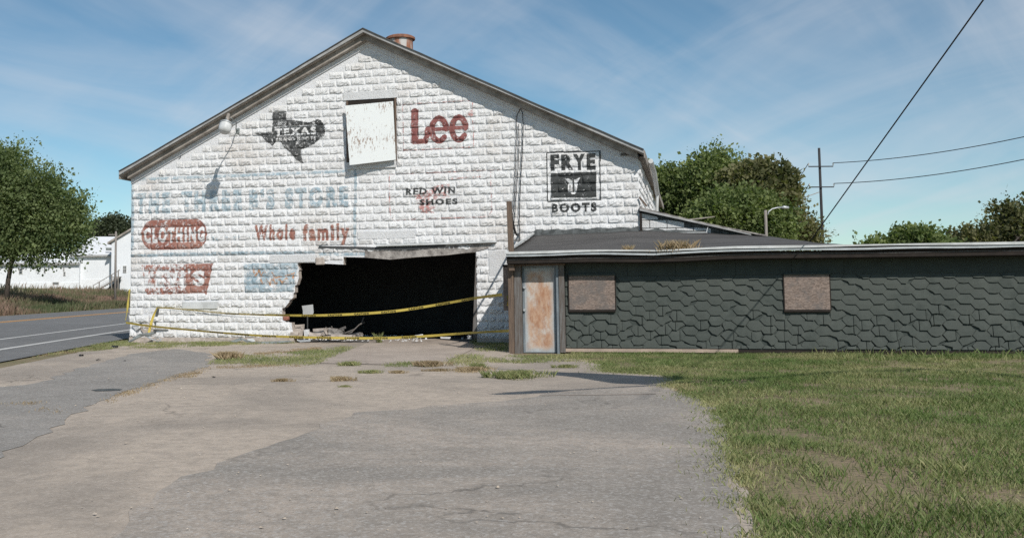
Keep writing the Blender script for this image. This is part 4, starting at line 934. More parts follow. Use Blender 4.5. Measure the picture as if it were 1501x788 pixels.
# hexagonal shingles, one by one
hw, hh, hp = 0.355, 0.205, 0.262
hexes = []
holes = [A(833, 400) + A(903, 457.5), A(1148, 400) + A(1217, 457.5)]
holes = [(h[0], h[3], h[2], h[1]) for h in holes]
wl_ = A(829.5, 450)[0]; col = 0; u = wl_ - 0.05; sr = random.Random(11)
while u < AU1 + .1:
    v = -0.06 + (hh / 2 if col % 2 else 0)
    while v < zb_ + 0.06: hexes.append((u, v)); v += hh
    u += hp; col += 1
def clip_rect(pts, x0, x1, y0, y1):
    def clip(P, inside, cut):
        out = []
        for i in range(len(P)):
            p, q = P[i], P[(i + 1) % len(P)]
            if inside(p): out.append(p)
            if inside(p) != inside(q): out.append(cut(p, q))
        return out
    def cx_(c): return lambda p, q: (c, p[1] + (q[1] - p[1]) * (c - p[0]) / (q[0] - p[0]))
    def cy_(c): return lambda p, q: (p[0] + (q[0] - p[0]) * (c - p[1]) / (q[1] - p[1]), c)
    P = clip(pts, lambda p: p[0] >= x0, cx_(x0)); P = P and clip(P, lambda p: p[0] <= x1, cx_(x1)); P = P and clip(P, lambda p: p[1] >= y0, cy_(y0)); P = P and clip(P, lambda p: p[1] <= y1, cy_(y1)); return P
ns = 0; rest = MB()
for (u, v) in hexes:
    low = 1.0 if v < 0.72 + .12 * math.sin(u * 2.3) else 0.0
    rag = 0.009 + 0.030 * low * sr.random(); su = sr.uniform(-.006, .006) * (1 + 2 * low); sv = sr.uniform(-.006, .006) * (1 + 2 * low)
    base = [(-.5, 0), (-.27, -.5), (0, -.53), (.27, -.5), (.5, 0), (.27, .5), (-.27, .5)]
    pts = [(u + su + x * hw * .97 + sr.uniform(-rag, rag), v + sv + y * hh * .985 + sr.uniform(-rag, rag) * (.7 if y < 0 else .3)) for x, y in base]
    if sr.random() < 0.10 + 0.2 * low:        # a torn lower corner
        q = sr.choice((1, 3)); pts[q] = (pts[q][0] + (.05 if q == 1 else -.05), pts[q][1] + sr.uniform(.03, .07))
    pts = clip_rect(pts, wl_, AU1, -0.035, zb_ + .008)
    if not pts or len(pts) < 3: continue
    cu = sum(p[0] for p in pts) / len(pts); cv = sum(p[1] for p in pts) / len(pts)
    skip = False
    for (a0, b0, a1, b1) in holes:
        if a0 < cu < a1 and b0 < cv < b1: skip = True
        elif cu <= a0 and b0 - .1 < cv < b1 + .1: pts = clip_rect(pts, -9, a0, -9, 99)
        elif cu >= a1 and b0 - .1 < cv < b1 + .1: pts = clip_rect(pts, a1, 99, -9, 99)
        elif a0 - .1 < cu < a1 + .1 and cv <= b0: pts = clip_rect(pts, -9, 99, -9, b0)
        elif a0 - .1 < cu < a1 + .1 and cv >= b1: pts = clip_rect(pts, -9, 99, b1, 99)
        if not pts or len(pts) < 3: skip = True; break
    if skip: continue
    pieces = [pts]
    if low and sr.random() < .5 and max(p[0] for p in pts) - min(p[0] for p in pts) > .25:
        cut = cu + sr.uniform(-.08, .08); g_ = sr.uniform(.003, .008); pieces = [q for q in (clip_rect(pts, -9, cut - g_, -9, 99), clip_rect(pts, cut + g_, 99, -9, 99)) if q and len(q) > 2]
    for pts in pieces:
      cu = sum(p[0] for p in pts) / len(pts); cv = sum(p[1] for p in pts) / len(pts)
      lo = min(p[1] for p in pts); hi = max(p[1] for p in pts); curl = sr.uniform(0, .008) + (0.014 * sr.random() if low else 0)
      def dep(p): t_ = (p[1] - lo) / max(hi - lo, .02); return 0.005 + (1 - t_) ** .8 * (0.028 + curl)
      n = len(pts); fr_ = [(p[0], -AM - dep(p), p[1]) for p in pts]; mid = (cu, -AM - dep((cu, cv)) - .004, cv); bkk = [(p[0], -AM + .001, p[1]) for p in pts]
      mb = MB(); mb.v = fr_ + [mid] + bkk; mb.f = [(i, (i + 1) % n, n) for i in range(n)] + [(i, n + 1 + i, n + 1 + (i + 1) % n, (i + 1) % n) for i in range(n)]
      if ns < 300: mb.build('shingle', 'shingle', annex)
      else: rest.add(mb.v, mb.f)
      ns += 1
o = rest.build('shingle_courses', 'shingle', annex); o['kind'] = 'stuff'
print('blocks', npart, len(blocks), 'shingles', ns)

# timber stub, cables
pt0 = P3(748.5, 372, RM - .14); pt1 = P3(745.5, 295, RM - .2)
post = MB(); post.prism([(pt0.x - .045, pt0.y, 1.62), (pt0.x + .075, pt0.y, 1.62), (pt1.x + .055, pt1.y, pt1.z), (pt1.x - .05, pt1.y, pt1.z)], (0, .11, 0))
o = post.build('timber_post', 'brown_wood', mw=BM, bevel=.006); tag(o, 'weathered brown timber post sticking up at the annex roof corner', 'post')
cb = MB(); fpt = P3(761, 343, .05); top = pt1 + Vector((0.03, .03, -.18))
cb.tube([top + (fpt - top) * t_ + Vector((0, 0, -.22 * math.sin(t_ * math.pi))) for t_ in np.linspace(0, 1, 12)], 0.028, 6)
o = cb.build('service_cable', 'cable', mw=BM); tag(o, 'thick cable from the timber post to the white wall', 'cable')

# ================================================================== caution tape
def ribbon(name, pts, label, width=0.066, twist=(0, 0), text_at=(), body='CAUTION', parent_tag='tape'):
    P = [BM @ Vector(p) for p in pts]; fine = []
    n = len(P)
    for i in range(n - 1):
        p0, p1, p2, p3 = P[max(i - 1, 0)], P[i], P[i + 1], P[min(i + 2, n - 1)]
        for j in range(8):
            t = j / 8; fine.append(0.5 * ((2 * p1) + (p2 - p0) * t + (2 * p0 - 5 * p1 + 4 * p2 - p3) * t * t + (3 * p1 - p0 - 3 * p2 + p3) * t ** 3))
    fine.append(P[-1]); m = len(fine); L = [0]
    for i in range(1, m): L.append(L[-1] + (fine[i] - fine[i - 1]).length)
    def frame(i):
        t = (fine[min(i + 1, m - 1)] - fine[max(i - 1, 0)]).normalized(); up = Vector((0, 0, 1)); up = (up - t * up.dot(t))
        if up.length < .2: up = UX - t * UX.dot(t)
        up.normalize(); nn = t.cross(up).normalized(); s_ = L[i] / L[-1]; a_ = twist[0] + (twist[1] - twist[0]) * s_ + 0.25 * math.sin(s_ * 9)
        return up * math.cos(a_) + nn * math.sin(a_), nn * math.cos(a_) - up * math.sin(a_)
    vs = []
    for i in range(m):
        w, _ = frame(i); vs += [fine[i] + w * width / 2, fine[i] - w * width / 2]
    mb = MB(); mb.add(vs, [(2 * i, 2 * i + 1, 2 * i + 3, 2 * i + 2) for i in range(m - 1)]); o = mb.build(name, 'tape'); tag(o, label, parent_tag, 'yellow caution tape strung across the doorway')
    tt = text_tris(body, 0.06)
    for s0 in text_at:
        tv, tf = [], []
        for tri in tt:
            b0 = len(tv)
            for (x, y) in tri:
                s_ = s0 + (1 - x if False else x) * 0.40; i = int(np.searchsorted(L, s_)) - 1; i = min(max(i, 0), m - 2); f_ = (s_ - L[i]) / (L[i + 1] - L[i]); p = fine[i].lerp(fine[i + 1], f_); w, nn = frame(i)
                if nn.y > 0: nn = -nn
                tv.append(p + w * (y - .5) * width * 0.72 + nn * 0.004)
            tf.append((b0, b0 + 1, b0 + 2))
        mb = MB(); mb.add(tv, tf); mb.build('print', 'tape_print', o)
    return o, L[-1]
upper = [P3(230.5, 450.5, .08), P3(250, 451.5, .07), P3(300, 456, .08), P3(340, 459.5, .08), P3(400, 461.5, .10), P3(460, 462, .12), P3(520, 460, .14), P3(580, 455.5, .16), P3(640, 446.5, .18), P3(700, 436.2, .6), P3(736, 431.5, 2.2)]
ribbon('caution_tape', upper, 'upper yellow caution tape sagging across the dark doorway', text_at=[2.05 + .74 * i for i in range(10)], twist=(0.9, 0.1))
ribbon('caution_tape', [P3(217.5, 490, .10), P3(222, 472, .10), P3(226, 460, .10), P3(230.5, 450.5, .08)], 'short yellow tape end hanging in the cracked lower left corner', twist=(.3, 1.0))
low = [P3(184.5, 472.5, .12), P3(215, 477, .14), P3(260, 481.5, .18), P3(320, 487, .22), P3(380, 491.5, .26), P3(440, 493.8, .3), P3(500, 495.0, .34), P3(560, 495.2, .38), P3(620, 492.5, .45), P3(690, 487.5, .7), P3(747, 484.5, 3.2)]
ribbon('caution_tape', low, 'lower yellow caution tape stretched near the ground before the wall', text_at=[2.6 + .78 * i for i in range(8)], twist=(.5, .4))
ribbon('caution_tape', [P3(190, 424, .02), P3(188, 440, .06), P3(186.5, 455, .10), P3(184.0, 469, .12)], 'upright yellow tape at the far left edge of the wall', twist=(.2, .5))
ribbon('caution_tape', [P3(744, 433, AM - .3), P3(745, 441, AM - .2), P3(744.5, 448, AM - .3)], 'little knotted tape end on the annex corner board', width=.05, twist=(.8, 1.4))

# ================================================================== rubble and things in the doorway
def chunk(name, px, py, d, size, mat, label, seed, cat='rubble', group='rubble in the doorway', flat=1.0, rot=None):
    r_ = random.Random(seed); u, v = Fp(px, py, d); mb = MB(); bm = bmesh.new()
    bmesh.ops.create_cube(bm, size=1.0)
    bmesh.ops.subdivide_edges(bm, edges=bm.edges[:], cuts=1, use_grid_fill=True)
    sx_, sy_, sz_ = size
    for q in bm.verts: q.co = Vector((q.co.x * sx_ * r_.uniform(.82, 1.08), q.co.y * sy_ * r_.uniform(.82, 1.08), q.co.z * sz_ * r_.uniform(.80, 1.08)))
    me = bpy.data.meshes.new(name); bm.to_mesh(me); bm.free()
    o = link(name, me, mat); zlow = GZ + sz_ / 2 * flat
    o.matrix_world = BM @ Matrix.Translation((u, -d, max(v, zlow))) @ Matrix.Rotation(r_.uniform(-.4, .4) if rot is None else rot[2], 4, 'Z') @ Matrix.Rotation(r_.uniform(-.15, .15) if rot is None else rot[1], 4, 'Y') @ Matrix.Rotation(r_.uniform(-.1, .1) if rot is None else rot[0], 4, 'X')
    return tag(o, label, cat, group)
chunk('concrete_chunk', 432.5, 490, -.05, (.24, .2, .14), 'raw_block', 'flat pale block chunk against the left jamb of the doorway', 1)
chunk('concrete_chunk', 438, 488, -.12, (.28, .2, .19), 'raw_block', 'squarish pale block chunk behind the lower tape', 2)
chunk('concrete_chunk', 450, 488, -.08, (.14, .17, .20), 'smooth', 'upright white block fragment standing in the rubble', 3)
chunk('concrete_chunk', 462, 491, -.1, (.33, .22, .13), 'raw_block', 'low beige concrete lump right of the upright fragment', 4)
chunk('concrete_chunk', 431, 482, -.3, (.26, .12, .05), 'smooth', 'thin slanted slab lying on top of the left rubble', 5, rot=(.1, -.25, .1), flat=1)
chunk('concrete_chunk', 502, 492, -.05, (.62, .22, .07), 'raw_block', 'long flat concrete slab in the middle of the doorway', 6, rot=(0, .02, 0))
chunk('concrete_chunk', 480, 494, .1, (.2, .15, .07), 'raw_block', 'small concrete lump between the two pale slabs', 7)
chunk('concrete_chunk', 614, 492.5, .06, (.20, .15, .08), 'smooth', 'white fragment lying right of the weed in the doorway', 8)
chunk('concrete_chunk', 653, 494.6, .1, (.25, .1, .04), 'smooth', 'thin white strip of rubble near the right jamb', 9)
chunk('concrete_chunk', 436, 483, -.35, (.34, .25, .26), 'raw_block', 'biggest block piece at the back left of the rubble heap', 41)
chunk('concrete_chunk', 470, 486, -.45, (.36, .26, .20), 'raw_block', 'dark-sided block piece behind the low beige lump', 42)
chunk('concrete_chunk', 492, 487, -.6, (.42, .3, .18), 'lintel', 'stained concrete piece under the slanting plank', 43)
chunk('concrete_chunk', 522, 491, -.5, (.30, .25, .12), 'lintel', 'flat stained piece right of the slanting plank', 44)
chunk('concrete_chunk', 688, 494, .1, (.10, .08, .09), 'smooth', 'small white stone at the foot of the right jamb', 10)
def crumbs(name, regs, label, mat, smin, smax, seed):
    r_ = random.Random(seed); mb = MB()
    for (px0, py0, px1, py1, n) in regs:
        for _ in range(n):
            x, y = Gp(r_.uniform(px0, px1), r_.uniform(py0, py1)); s_ = r_.uniform(smin, smax) * (1 if r_.random() < .8 else 1.6); a_ = r_.uniform(0, 6.3); v4 = []
            for q in range(4): v4.append((x + s_ * math.cos(a_ + q * 1.57) * r_.uniform(.6, 1.2), y + s_ * math.sin(a_ + q * 1.57) * r_.uniform(.6, 1.2), GZ + .005))
            v5 = [(p[0] * .5 + x * .5 + r_.uniform(-.2, .2) * s_, p[1] * .5 + y * .5, GZ + s_ * r_.uniform(.5, 1.0)) for p in v4]
            mb.add(v4 + v5, [(0, 1, 5, 4), (1, 2, 6, 5), (2, 3, 7, 6), (3, 0, 4, 7), (4, 5, 6, 7)])
    return tag(mb.build(name, mat), label, 'rubble', None, 'stuff')
crumbs('rubble_crumbs', [(435, 495, 560, 500, 90), (535, 491.5, 590, 495, 90), (560, 495, 625, 501, 50), (455, 492, 500, 496, 60), (360, 497, 440, 502, 30), (600, 494, 700, 498, 20)], 'small white masonry crumbs scattered along the doorway', 'smooth', .012, .04, 5)
crumbs('gravel_bits', [(0, 520, 320, 600, 120), (300, 530, 1000, 604, 140), (100, 605, 1050, 780, 160), (40, 510, 200, 530, 40)], 'loose pale gravel bits on the old lot', 'lot', .004, .012, 6)
sc = random.Random(9)
for i, (px, py, s_, lab) in enumerate([(168, 509.5, .26, 'crumpled black scrap at the grass edge near the barn corner'), (131, 508.5, .2, 'flat dark scrap on the verge left of the crumpled one'), (119, 521.5, .16, 'black torn scrap lying on the pale asphalt'), (144, 528, .09, 'small black fragment on the asphalt below the other scraps'), (98, 515, .10, 'tiny dark scrap at the verge tip'), (183, 529, .05, 'single black speck right of the scraps'), (313, 553, .06, 'small dark pebble on the middle of the lot')]):
    x, y = Gp(px, py); bm = bmesh.new(); bmesh.ops.create_grid(bm, x_segments=4, y_segments=3, size=.5)
    for q in bm.verts: q.co = Vector((q.co.x * s_, q.co.y * s_ * .6, sc.uniform(0, .22) * s_))
    bmesh.ops.solidify(bm, geom=bm.faces[:], thickness=.006)
    me = bpy.data.meshes.new('scrap'); bm.to_mesh(me); bm.free(); o = link('scrap', me, 'black_scrap'); o.location = (x, y, GZ + .01); o.rotation_euler = (0, 0, sc.uniform(0, 3)); tag(o, lab, 'scrap', 'black scraps by the verge')
def tangle(name, paths, r_, mat, label, cat, group=None):
    mb = MB()
    for p in paths: mb.tube(p, r_, 5)
    o = mb.build(name, mat, mw=BM); return tag(o, label, cat, group)
def Q(px, py, d): return P3(px, py, d)
tangle('bent_metal', [[Q(189, 501, .5), Q(200, 495, .45), Q(212, 489.5, .35), Q(226, 488, .25)], [Q(196, 496, .4), Q(206, 490, .4), Q(222, 491, .3)]], .035, 'grey_metal', 'bent grey metal pieces heaped at the lower left barn corner', 'scrap metal')
tangle('wire_tangle', [[Q(216, 492, .3), Q(224, 498, .4), Q(233, 494, .4), Q(236, 500, .45), Q(228, 501, .45), Q(238, 496, .4)], [Q(212, 491, .3), Q(220, 496, .4), Q(230, 499, .4)]], .014, 'metal', 'loose silver wire tangled on the grass by the wall', 'wire')
def plate(name, pts, label, mat='grey_metal', cat='scrap metal'):
    o = MB().prism(pts, (0, .02, .012)).build(name, mat, mw=BM); return tag(o, label, cat)
plate('metal_plate', [Q(337, 500.5, .4), Q(352, 495, .35), Q(358, 497, .4), Q(346, 501, .5)], 'folded dark green metal sheet on the ground before the wall')
plate('metal_plate', [Q(352, 496, .4), Q(366, 500, .5), Q(378, 503, .6), Q(364, 503.5, .6)], 'long bent metal strip right of the folded sheet')
plate('metal_plate', [Q(362, 497, .35), Q(370, 496, .35), Q(374, 500, .45), Q(366, 500, .4)], 'white painted metal flake beside the bent strip', 'white_metal')
plate('metal_plate', [Q(374, 501.5, .6), Q(424, 499.5, .5), Q(428, 500.5, .5), Q(390, 504, .65)], 'narrow dark metal strip lying along the weeds')
plate('metal_plate', [Q(436, 499.0, .5), Q(454, 498, .45), Q(455, 500, .5), Q(440, 501, .55)], 'pale green metal scrap at the edge of the rubble', 'metal')
plate('plank', [Q(480, 488.5, -.6), Q(506, 478, -.5), Q(507, 481, -.5), Q(484, 490, -.6)], 'broken grey plank slanting over the rubble heap', 'old_wood', 'plank')
plate('plank', [Q(464, 489, -.7), Q(484, 483, -.8), Q(485, 485, -.8), Q(466, 490.5, -.7)], 'thin dark plank at the left of the rubble heap', 'old_wood', 'plank')
tangle('wire_tangle', [[Q(474, 487, -.5), Q(478, 479, -.6), Q(483, 484, -.55), Q(480, 490, -.5), Q(490, 488, -.5)], [Q(486, 478, -.6), Q(489, 486, -.5), Q(500, 487, -.5)]], .016, 'old_wood', 'crumpled grey metal strips on the rubble in the doorway', 'wire')
tangle('wire_tangle', [[Q(500, 490, -1.2), Q(515, 487, -1.4), Q(526, 476, -1.6), Q(534, 472, -1.8)], [Q(505, 488, -1.2), Q(520, 482, -1.5), Q(530, 473, -1.7), Q(533, 465, -1.8)]], .018, 'old_wood', 'curved loose wires hanging deeper inside the doorway', 'wire')
o = MB().prism([Q(442.5, 448, -.55), Q(458.5, 446, -.55), Q(459.5, 458, -.55), Q(458, 461, -.55), Q(444, 460.5, -.55), Q(444, 455, -.55)], (0, .02, 0)).build('light_hole_panel', 'card', mw=BM); tag(o, 'pale grey panel coloured as a bright hole inside the dark doorway', 'sheet')  # pale panel stands in for light seen through a hole
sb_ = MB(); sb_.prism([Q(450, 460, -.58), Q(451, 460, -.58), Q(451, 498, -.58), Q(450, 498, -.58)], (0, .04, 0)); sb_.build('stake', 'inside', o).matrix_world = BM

# ================================================================== vegetation
def blades(name, n, pos_fn, h, width, mat, lean_=0.5, tint_fn=None, seed=1):
    r_ = np.random.default_rng(seed); P = pos_fn(r_, n); n = len(P)
    hh_ = (h if np.isscalar(h) else h(P, r_)) * r_.uniform(.5, 1.15, n); a_ = r_.uniform(0, 2 * np.pi, n); b_ = r_.uniform(0, 2 * np.pi, n); ln = lean_ * r_.uniform(0, 1, n) * hh_
    w_ = width * r_.uniform(.7, 1.3, n); dx, dy = np.cos(a_) * w_ / 2, np.sin(a_) * w_ / 2; V = np.zeros((n, 4, 3), np.float32)
    V[:, 0] = P + np.stack([-dx, -dy, 0 * dx], 1); V[:, 1] = P + np.stack([dx, dy, 0 * dx], 1)
    mx = P + np.stack([np.cos(b_) * ln * .4, np.sin(b_) * ln * .4, hh_ * .6], 1); tp = P + np.stack([np.cos(b_) * ln, np.sin(b_) * ln, hh_], 1)
    V[:, 2] = mx + np.stack([dx * .7, dy * .7, 0 * dx], 1) * 1.0; V[:, 3] = tp
    t = r_.uniform(0, 1, n) if tint_fn is None else tint_fn(P, r_)
    me = quads_mesh(name, V.reshape(-1, 3), n, t); return link(name, me, mat)
def poly_sampler(polys, edge=0.0):
    pol = [[Gp(*p) for p in q] for q in polys]
    ar = []
    for q in pol:
        s_ = 0
        for i in range(len(q)): s_ += q[i][0] * q[(i + 1) % len(q)][1] - q[(i + 1) % len(q)][0] * q[i][1]
        ar.append(abs(s_) / 2)
    def fn(r_, n):
        out = []
        for q, a_ in zip(pol, ar):
            k_ = int(n * a_ / sum(ar)); x0, x1 = min(p[0] for p in q), max(p[0] for p in q); y0, y1 = min(p[1] for p in q), max(p[1] for p in q); got = 0
            while got < k_:
                X = r_.uniform(x0, x1, k_ * 2); Y = r_.uniform(y0, y1, k_ * 2); keep = in_poly(X, Y, q) & (vnoise(X * 3.1, Y * 3.1, 5) * .7 + vnoise(X * 9, Y * 9, 6) * .3 > edge * r_.uniform(0.5, 1.2, k_ * 2))
                X, Y = X[keep][:k_ - got], Y[keep][:k_ - got]
                X = X + r_.normal(0, .05, len(X)); Y = Y + r_.normal(0, .10, len(Y))
                if len(X) == 0: break
                out.append(np.stack([X, Y, np.full(len(X), GZ - .012)], 1)); got += len(X)
        return np.concatenate(out)
    fn.area = sum(ar); return fn
def lawn_tint(P, r_):
    n_ = vnoise(P[:, 0] * .9, P[:, 1] * .9, 3) * .6 + vnoise(P[:, 0] * 4, P[:, 1] * 4, 4) * .4; return np.clip(n_ * 1.5 - .42 + r_.normal(0, .2, len(P)), 0, 1)
lawn_px = [(832, 517), (1000, 515), (1200, 514), (1300, 513), (1440, 516), (1700, 530), (1700, 900), (1160, 900), (1120, 788), (1085, 700), (1066, 650), (1058, 606), (1052, 594), (1038, 583), (990, 573), (985, 566), (1002, 556), (985, 549), (890, 544), (884, 533), (860, 526)]
ls = poly_sampler([lawn_px], 0.55)
o = blades('lawn_grass', 150000, ls, lambda P, r_: .032 + .055 * vnoise(P[:, 0] * 1.3, P[:, 1] * 1.3, 8) ** 1.5, .007, 'blade', 1.0, lawn_tint, 3); tag(o, 'patchy mown lawn in front of the green annex', 'grass', None, 'stuff')
far_l = lambda r_, n: np.stack([r_.uniform(8, 40, n), r_.uniform(19, 45, n), np.full(n, -.15)], 1)
o = blades('rough_grass', 40000, far_l, .16, .02, 'blade', .8, lawn_tint, 13); tag(o, 'rough grass right of and behind the annex', 'grass', None, 'stuff')
vp = [[(188, 503), (330, 497), (430, 499), (430, 502.5), (330, 506), (190, 512)], [(42, 524.5), (100, 514), (150, 503), (190, 498), (196, 506), (150, 513), (100, 516)], [(305, 533), (330, 521), (390, 520), (470, 512), (505, 508), (520, 509), (480, 525), (470, 534), (400, 535)],
      [(714, 524), (760, 521), (828, 520), (870, 521), (900, 525), (840, 529), (760, 532), (716, 530)], [(655, 530), (672, 521), (690, 519), (712, 521), (712, 530), (690, 535), (655, 535)], [(690, 498), (745, 496), (745, 517), (700, 514)], [(560, 533), (600, 531), (642, 533), (640, 537), (565, 537)]]
o = blades('verge_grass', 30000, poly_sampler(vp, .6), .06, .008, 'blade', 1.0, lambda P, r_: np.clip(lawn_tint(P, r_) + .28, 0, 1), 4); tag(o, 'thin green grass along the barn wall and apron edges', 'grass', None, 'stuff')
def along(pxs, sd):
    G = [np.array(Gp(*q)) for q in pxs]
    def fn(r_, n):
        i = r_.integers(0, len(G) - 1, n); t = r_.uniform(0, 1, n)[:, None]; A_ = np.array(G); P = A_[i] * (1 - t) + A_[i + 1] * t; keep = vnoise(P[:, 0] * 2.1, P[:, 1] * 2.1, 31) > .38
        P = P + r_.normal(0, sd, (n, 2)) * r_.uniform(.2, 1.3, (n, 1)); P = P[keep]; return np.concatenate([P, np.full((len(P), 1), GZ - .012)], 1)
    return fn
o = blades('lawn_edge_grass', 16000, along(lawn_edge_px[2:], .16), .045, .008, 'blade', 1.1, lambda P, r_: np.clip(lawn_tint(P, r_) + .25, 0, 1), 44); tag(o, 'ragged thin grass creeping from the lawn onto the lot', 'grass', None, 'stuff')
dp = [[(152, 585), (232, 557), (288, 541), (292, 544), (236, 561), (160, 589)], [(0, 591), (60, 589), (62, 593), (0, 594)], [(56, 596), (88, 603), (86, 606), (56, 600)], [(270, 550), (300, 538), (308, 541), (280, 553)], [(320, 536), (440, 534), (440, 537), (320, 539)], [(1000, 556), (985, 566), (990, 573), (1040, 583), (1058, 604), (1066, 604), (1045, 578), (1005, 566), (1020, 556)], [(640, 541), (720, 538), (720, 545), (650, 546)], [(370, 516), (470, 508), (470, 512), (380, 520)], [(40, 524), (100, 513), (150, 505), (150, 512), (100, 516)]]
o = blades('dead_grass', 9000, poly_sampler(dp, .65), .035, .008, 'dry', 1.0, None, 6); tag(o, 'orange-brown dead grass along the lot seams', 'grass', None, 'stuff')
tufts = [(751, 553, .55, .20, .12, 'blade', 'largest olive weed clump growing from the lot before the annex door', 900), (560, 556.5, 0, 0, 0, None, None, 0), (499, 557, .2, .10, .07, 'dry', 'small brown weed tuft right of the middle of the lot', 500), (412, 558, .18, .06, .05, 'dry', 'low brown weed tuft on the open lot left of the others', 350),
         (512, 535, .22, .10, .08, 'blade', 'dark weed tuft at the left foot of the concrete apron', 500), (543, 546, .22, .07, .06, 'blade', 'small green-brown tuft below the apron edge', 350), (583, 546, .17, .06, .05, 'dry', 'little dry tuft right of the one below the apron', 300), (628, 536, .35, .12, .10, 'dry', 'spreading dry weed at the right foot of the apron', 900),
         (688, 543, .32, .10, .08, 'dry', 'pale dry tuft left of the big weed clump', 700), (700, 540, .16, .10, .10, 'blade', 'small upright green tuft beside the pale dry one', 350), (505, 566, .10, .05, .03, 'blade', 'tiny dark tuft farthest out on the lot', 160), (828, 538, .25, .08, .06, 'blade', 'green tuft between the lot and the annex sill', 400),
         (640, 543, .3, .05, .05, 'dry', 'flat dry wisps below the spreading weed', 350), (332, 526, .25, .1, .16, 'dry', 'tall straw-coloured tuft at the left of the green strip', 500)]
for i, (px, py, rx, ry, h, mt, lab, n) in enumerate(tufts):
    if not lab: continue
    x, y = Gp(px, py)
    def fn(r_, n, x=x, y=y, rx=rx, ry=ry):
        a_ = r_.uniform(0, 6.283, n); q = np.clip(np.abs(r_.normal(0, .5, n)), 0, .95); k_ = 0.75 + .45 * np.sin(a_ * 3 + i); X = x + np.cos(a_) * q * rx * k_ + .25 * rx * np.sin(q * 9); Y = y + np.sin(a_) * q * (ry * 2.0) * k_; return np.stack([X, Y, np.full(n, GZ - .01)], 1)
    o = blades('weed_tuft', int(n * 1.3) + 350, fn, h, .0065, mt, 1.2, lambda P, r_: np.clip(r_.normal(.62, .28, len(P)), 0, 1), 50 + i); tag(o, lab, 'weed', 'weeds growing from the lot')
# plants on the roof edge and in the doorway
def roof_tuft(px, py, m, n, w, h, lab, mat='dry', seed=1):
    p = BM @ P3(px, py, m)
    fn = lambda r_, k_: np.stack([p.x + r_.normal(0, w, k_), p.y + r_.normal(0, .05, k_), np.full(k_, p.z - .02)], 1)
    o = blades('roof_weed', n, fn, h, .005, mat, .9, None, seed); return tag(o, lab, 'weed', 'dry weeds on the annex roof edge')
roof_tuft(921, 368.5, RM - .06, 140, .045, .16, 'small dry weed on the annex roof edge above the first boarded window', seed=71); roof_tuft(949, 369, RM - .06, 90, .02, .07, 'tiny dry weed between the two larger roof weeds', seed=72); roof_tuft(993, 369, RM - .06, 420, .17, .26, 'widest dry weed clump on the annex roof edge', seed=73)
p = BM @ P3(556, 495, .0); o = blades('doorway_weed', 60, lambda r_, k_: np.stack([p.x + r_.normal(0, .03, k_), p.y + r_.normal(0, .03, k_), np.full(k_, GZ)], 1), .26, .02, 'blade', .8, None, 74); tag(o, 'single green weed growing in the dark doorway', 'weed')

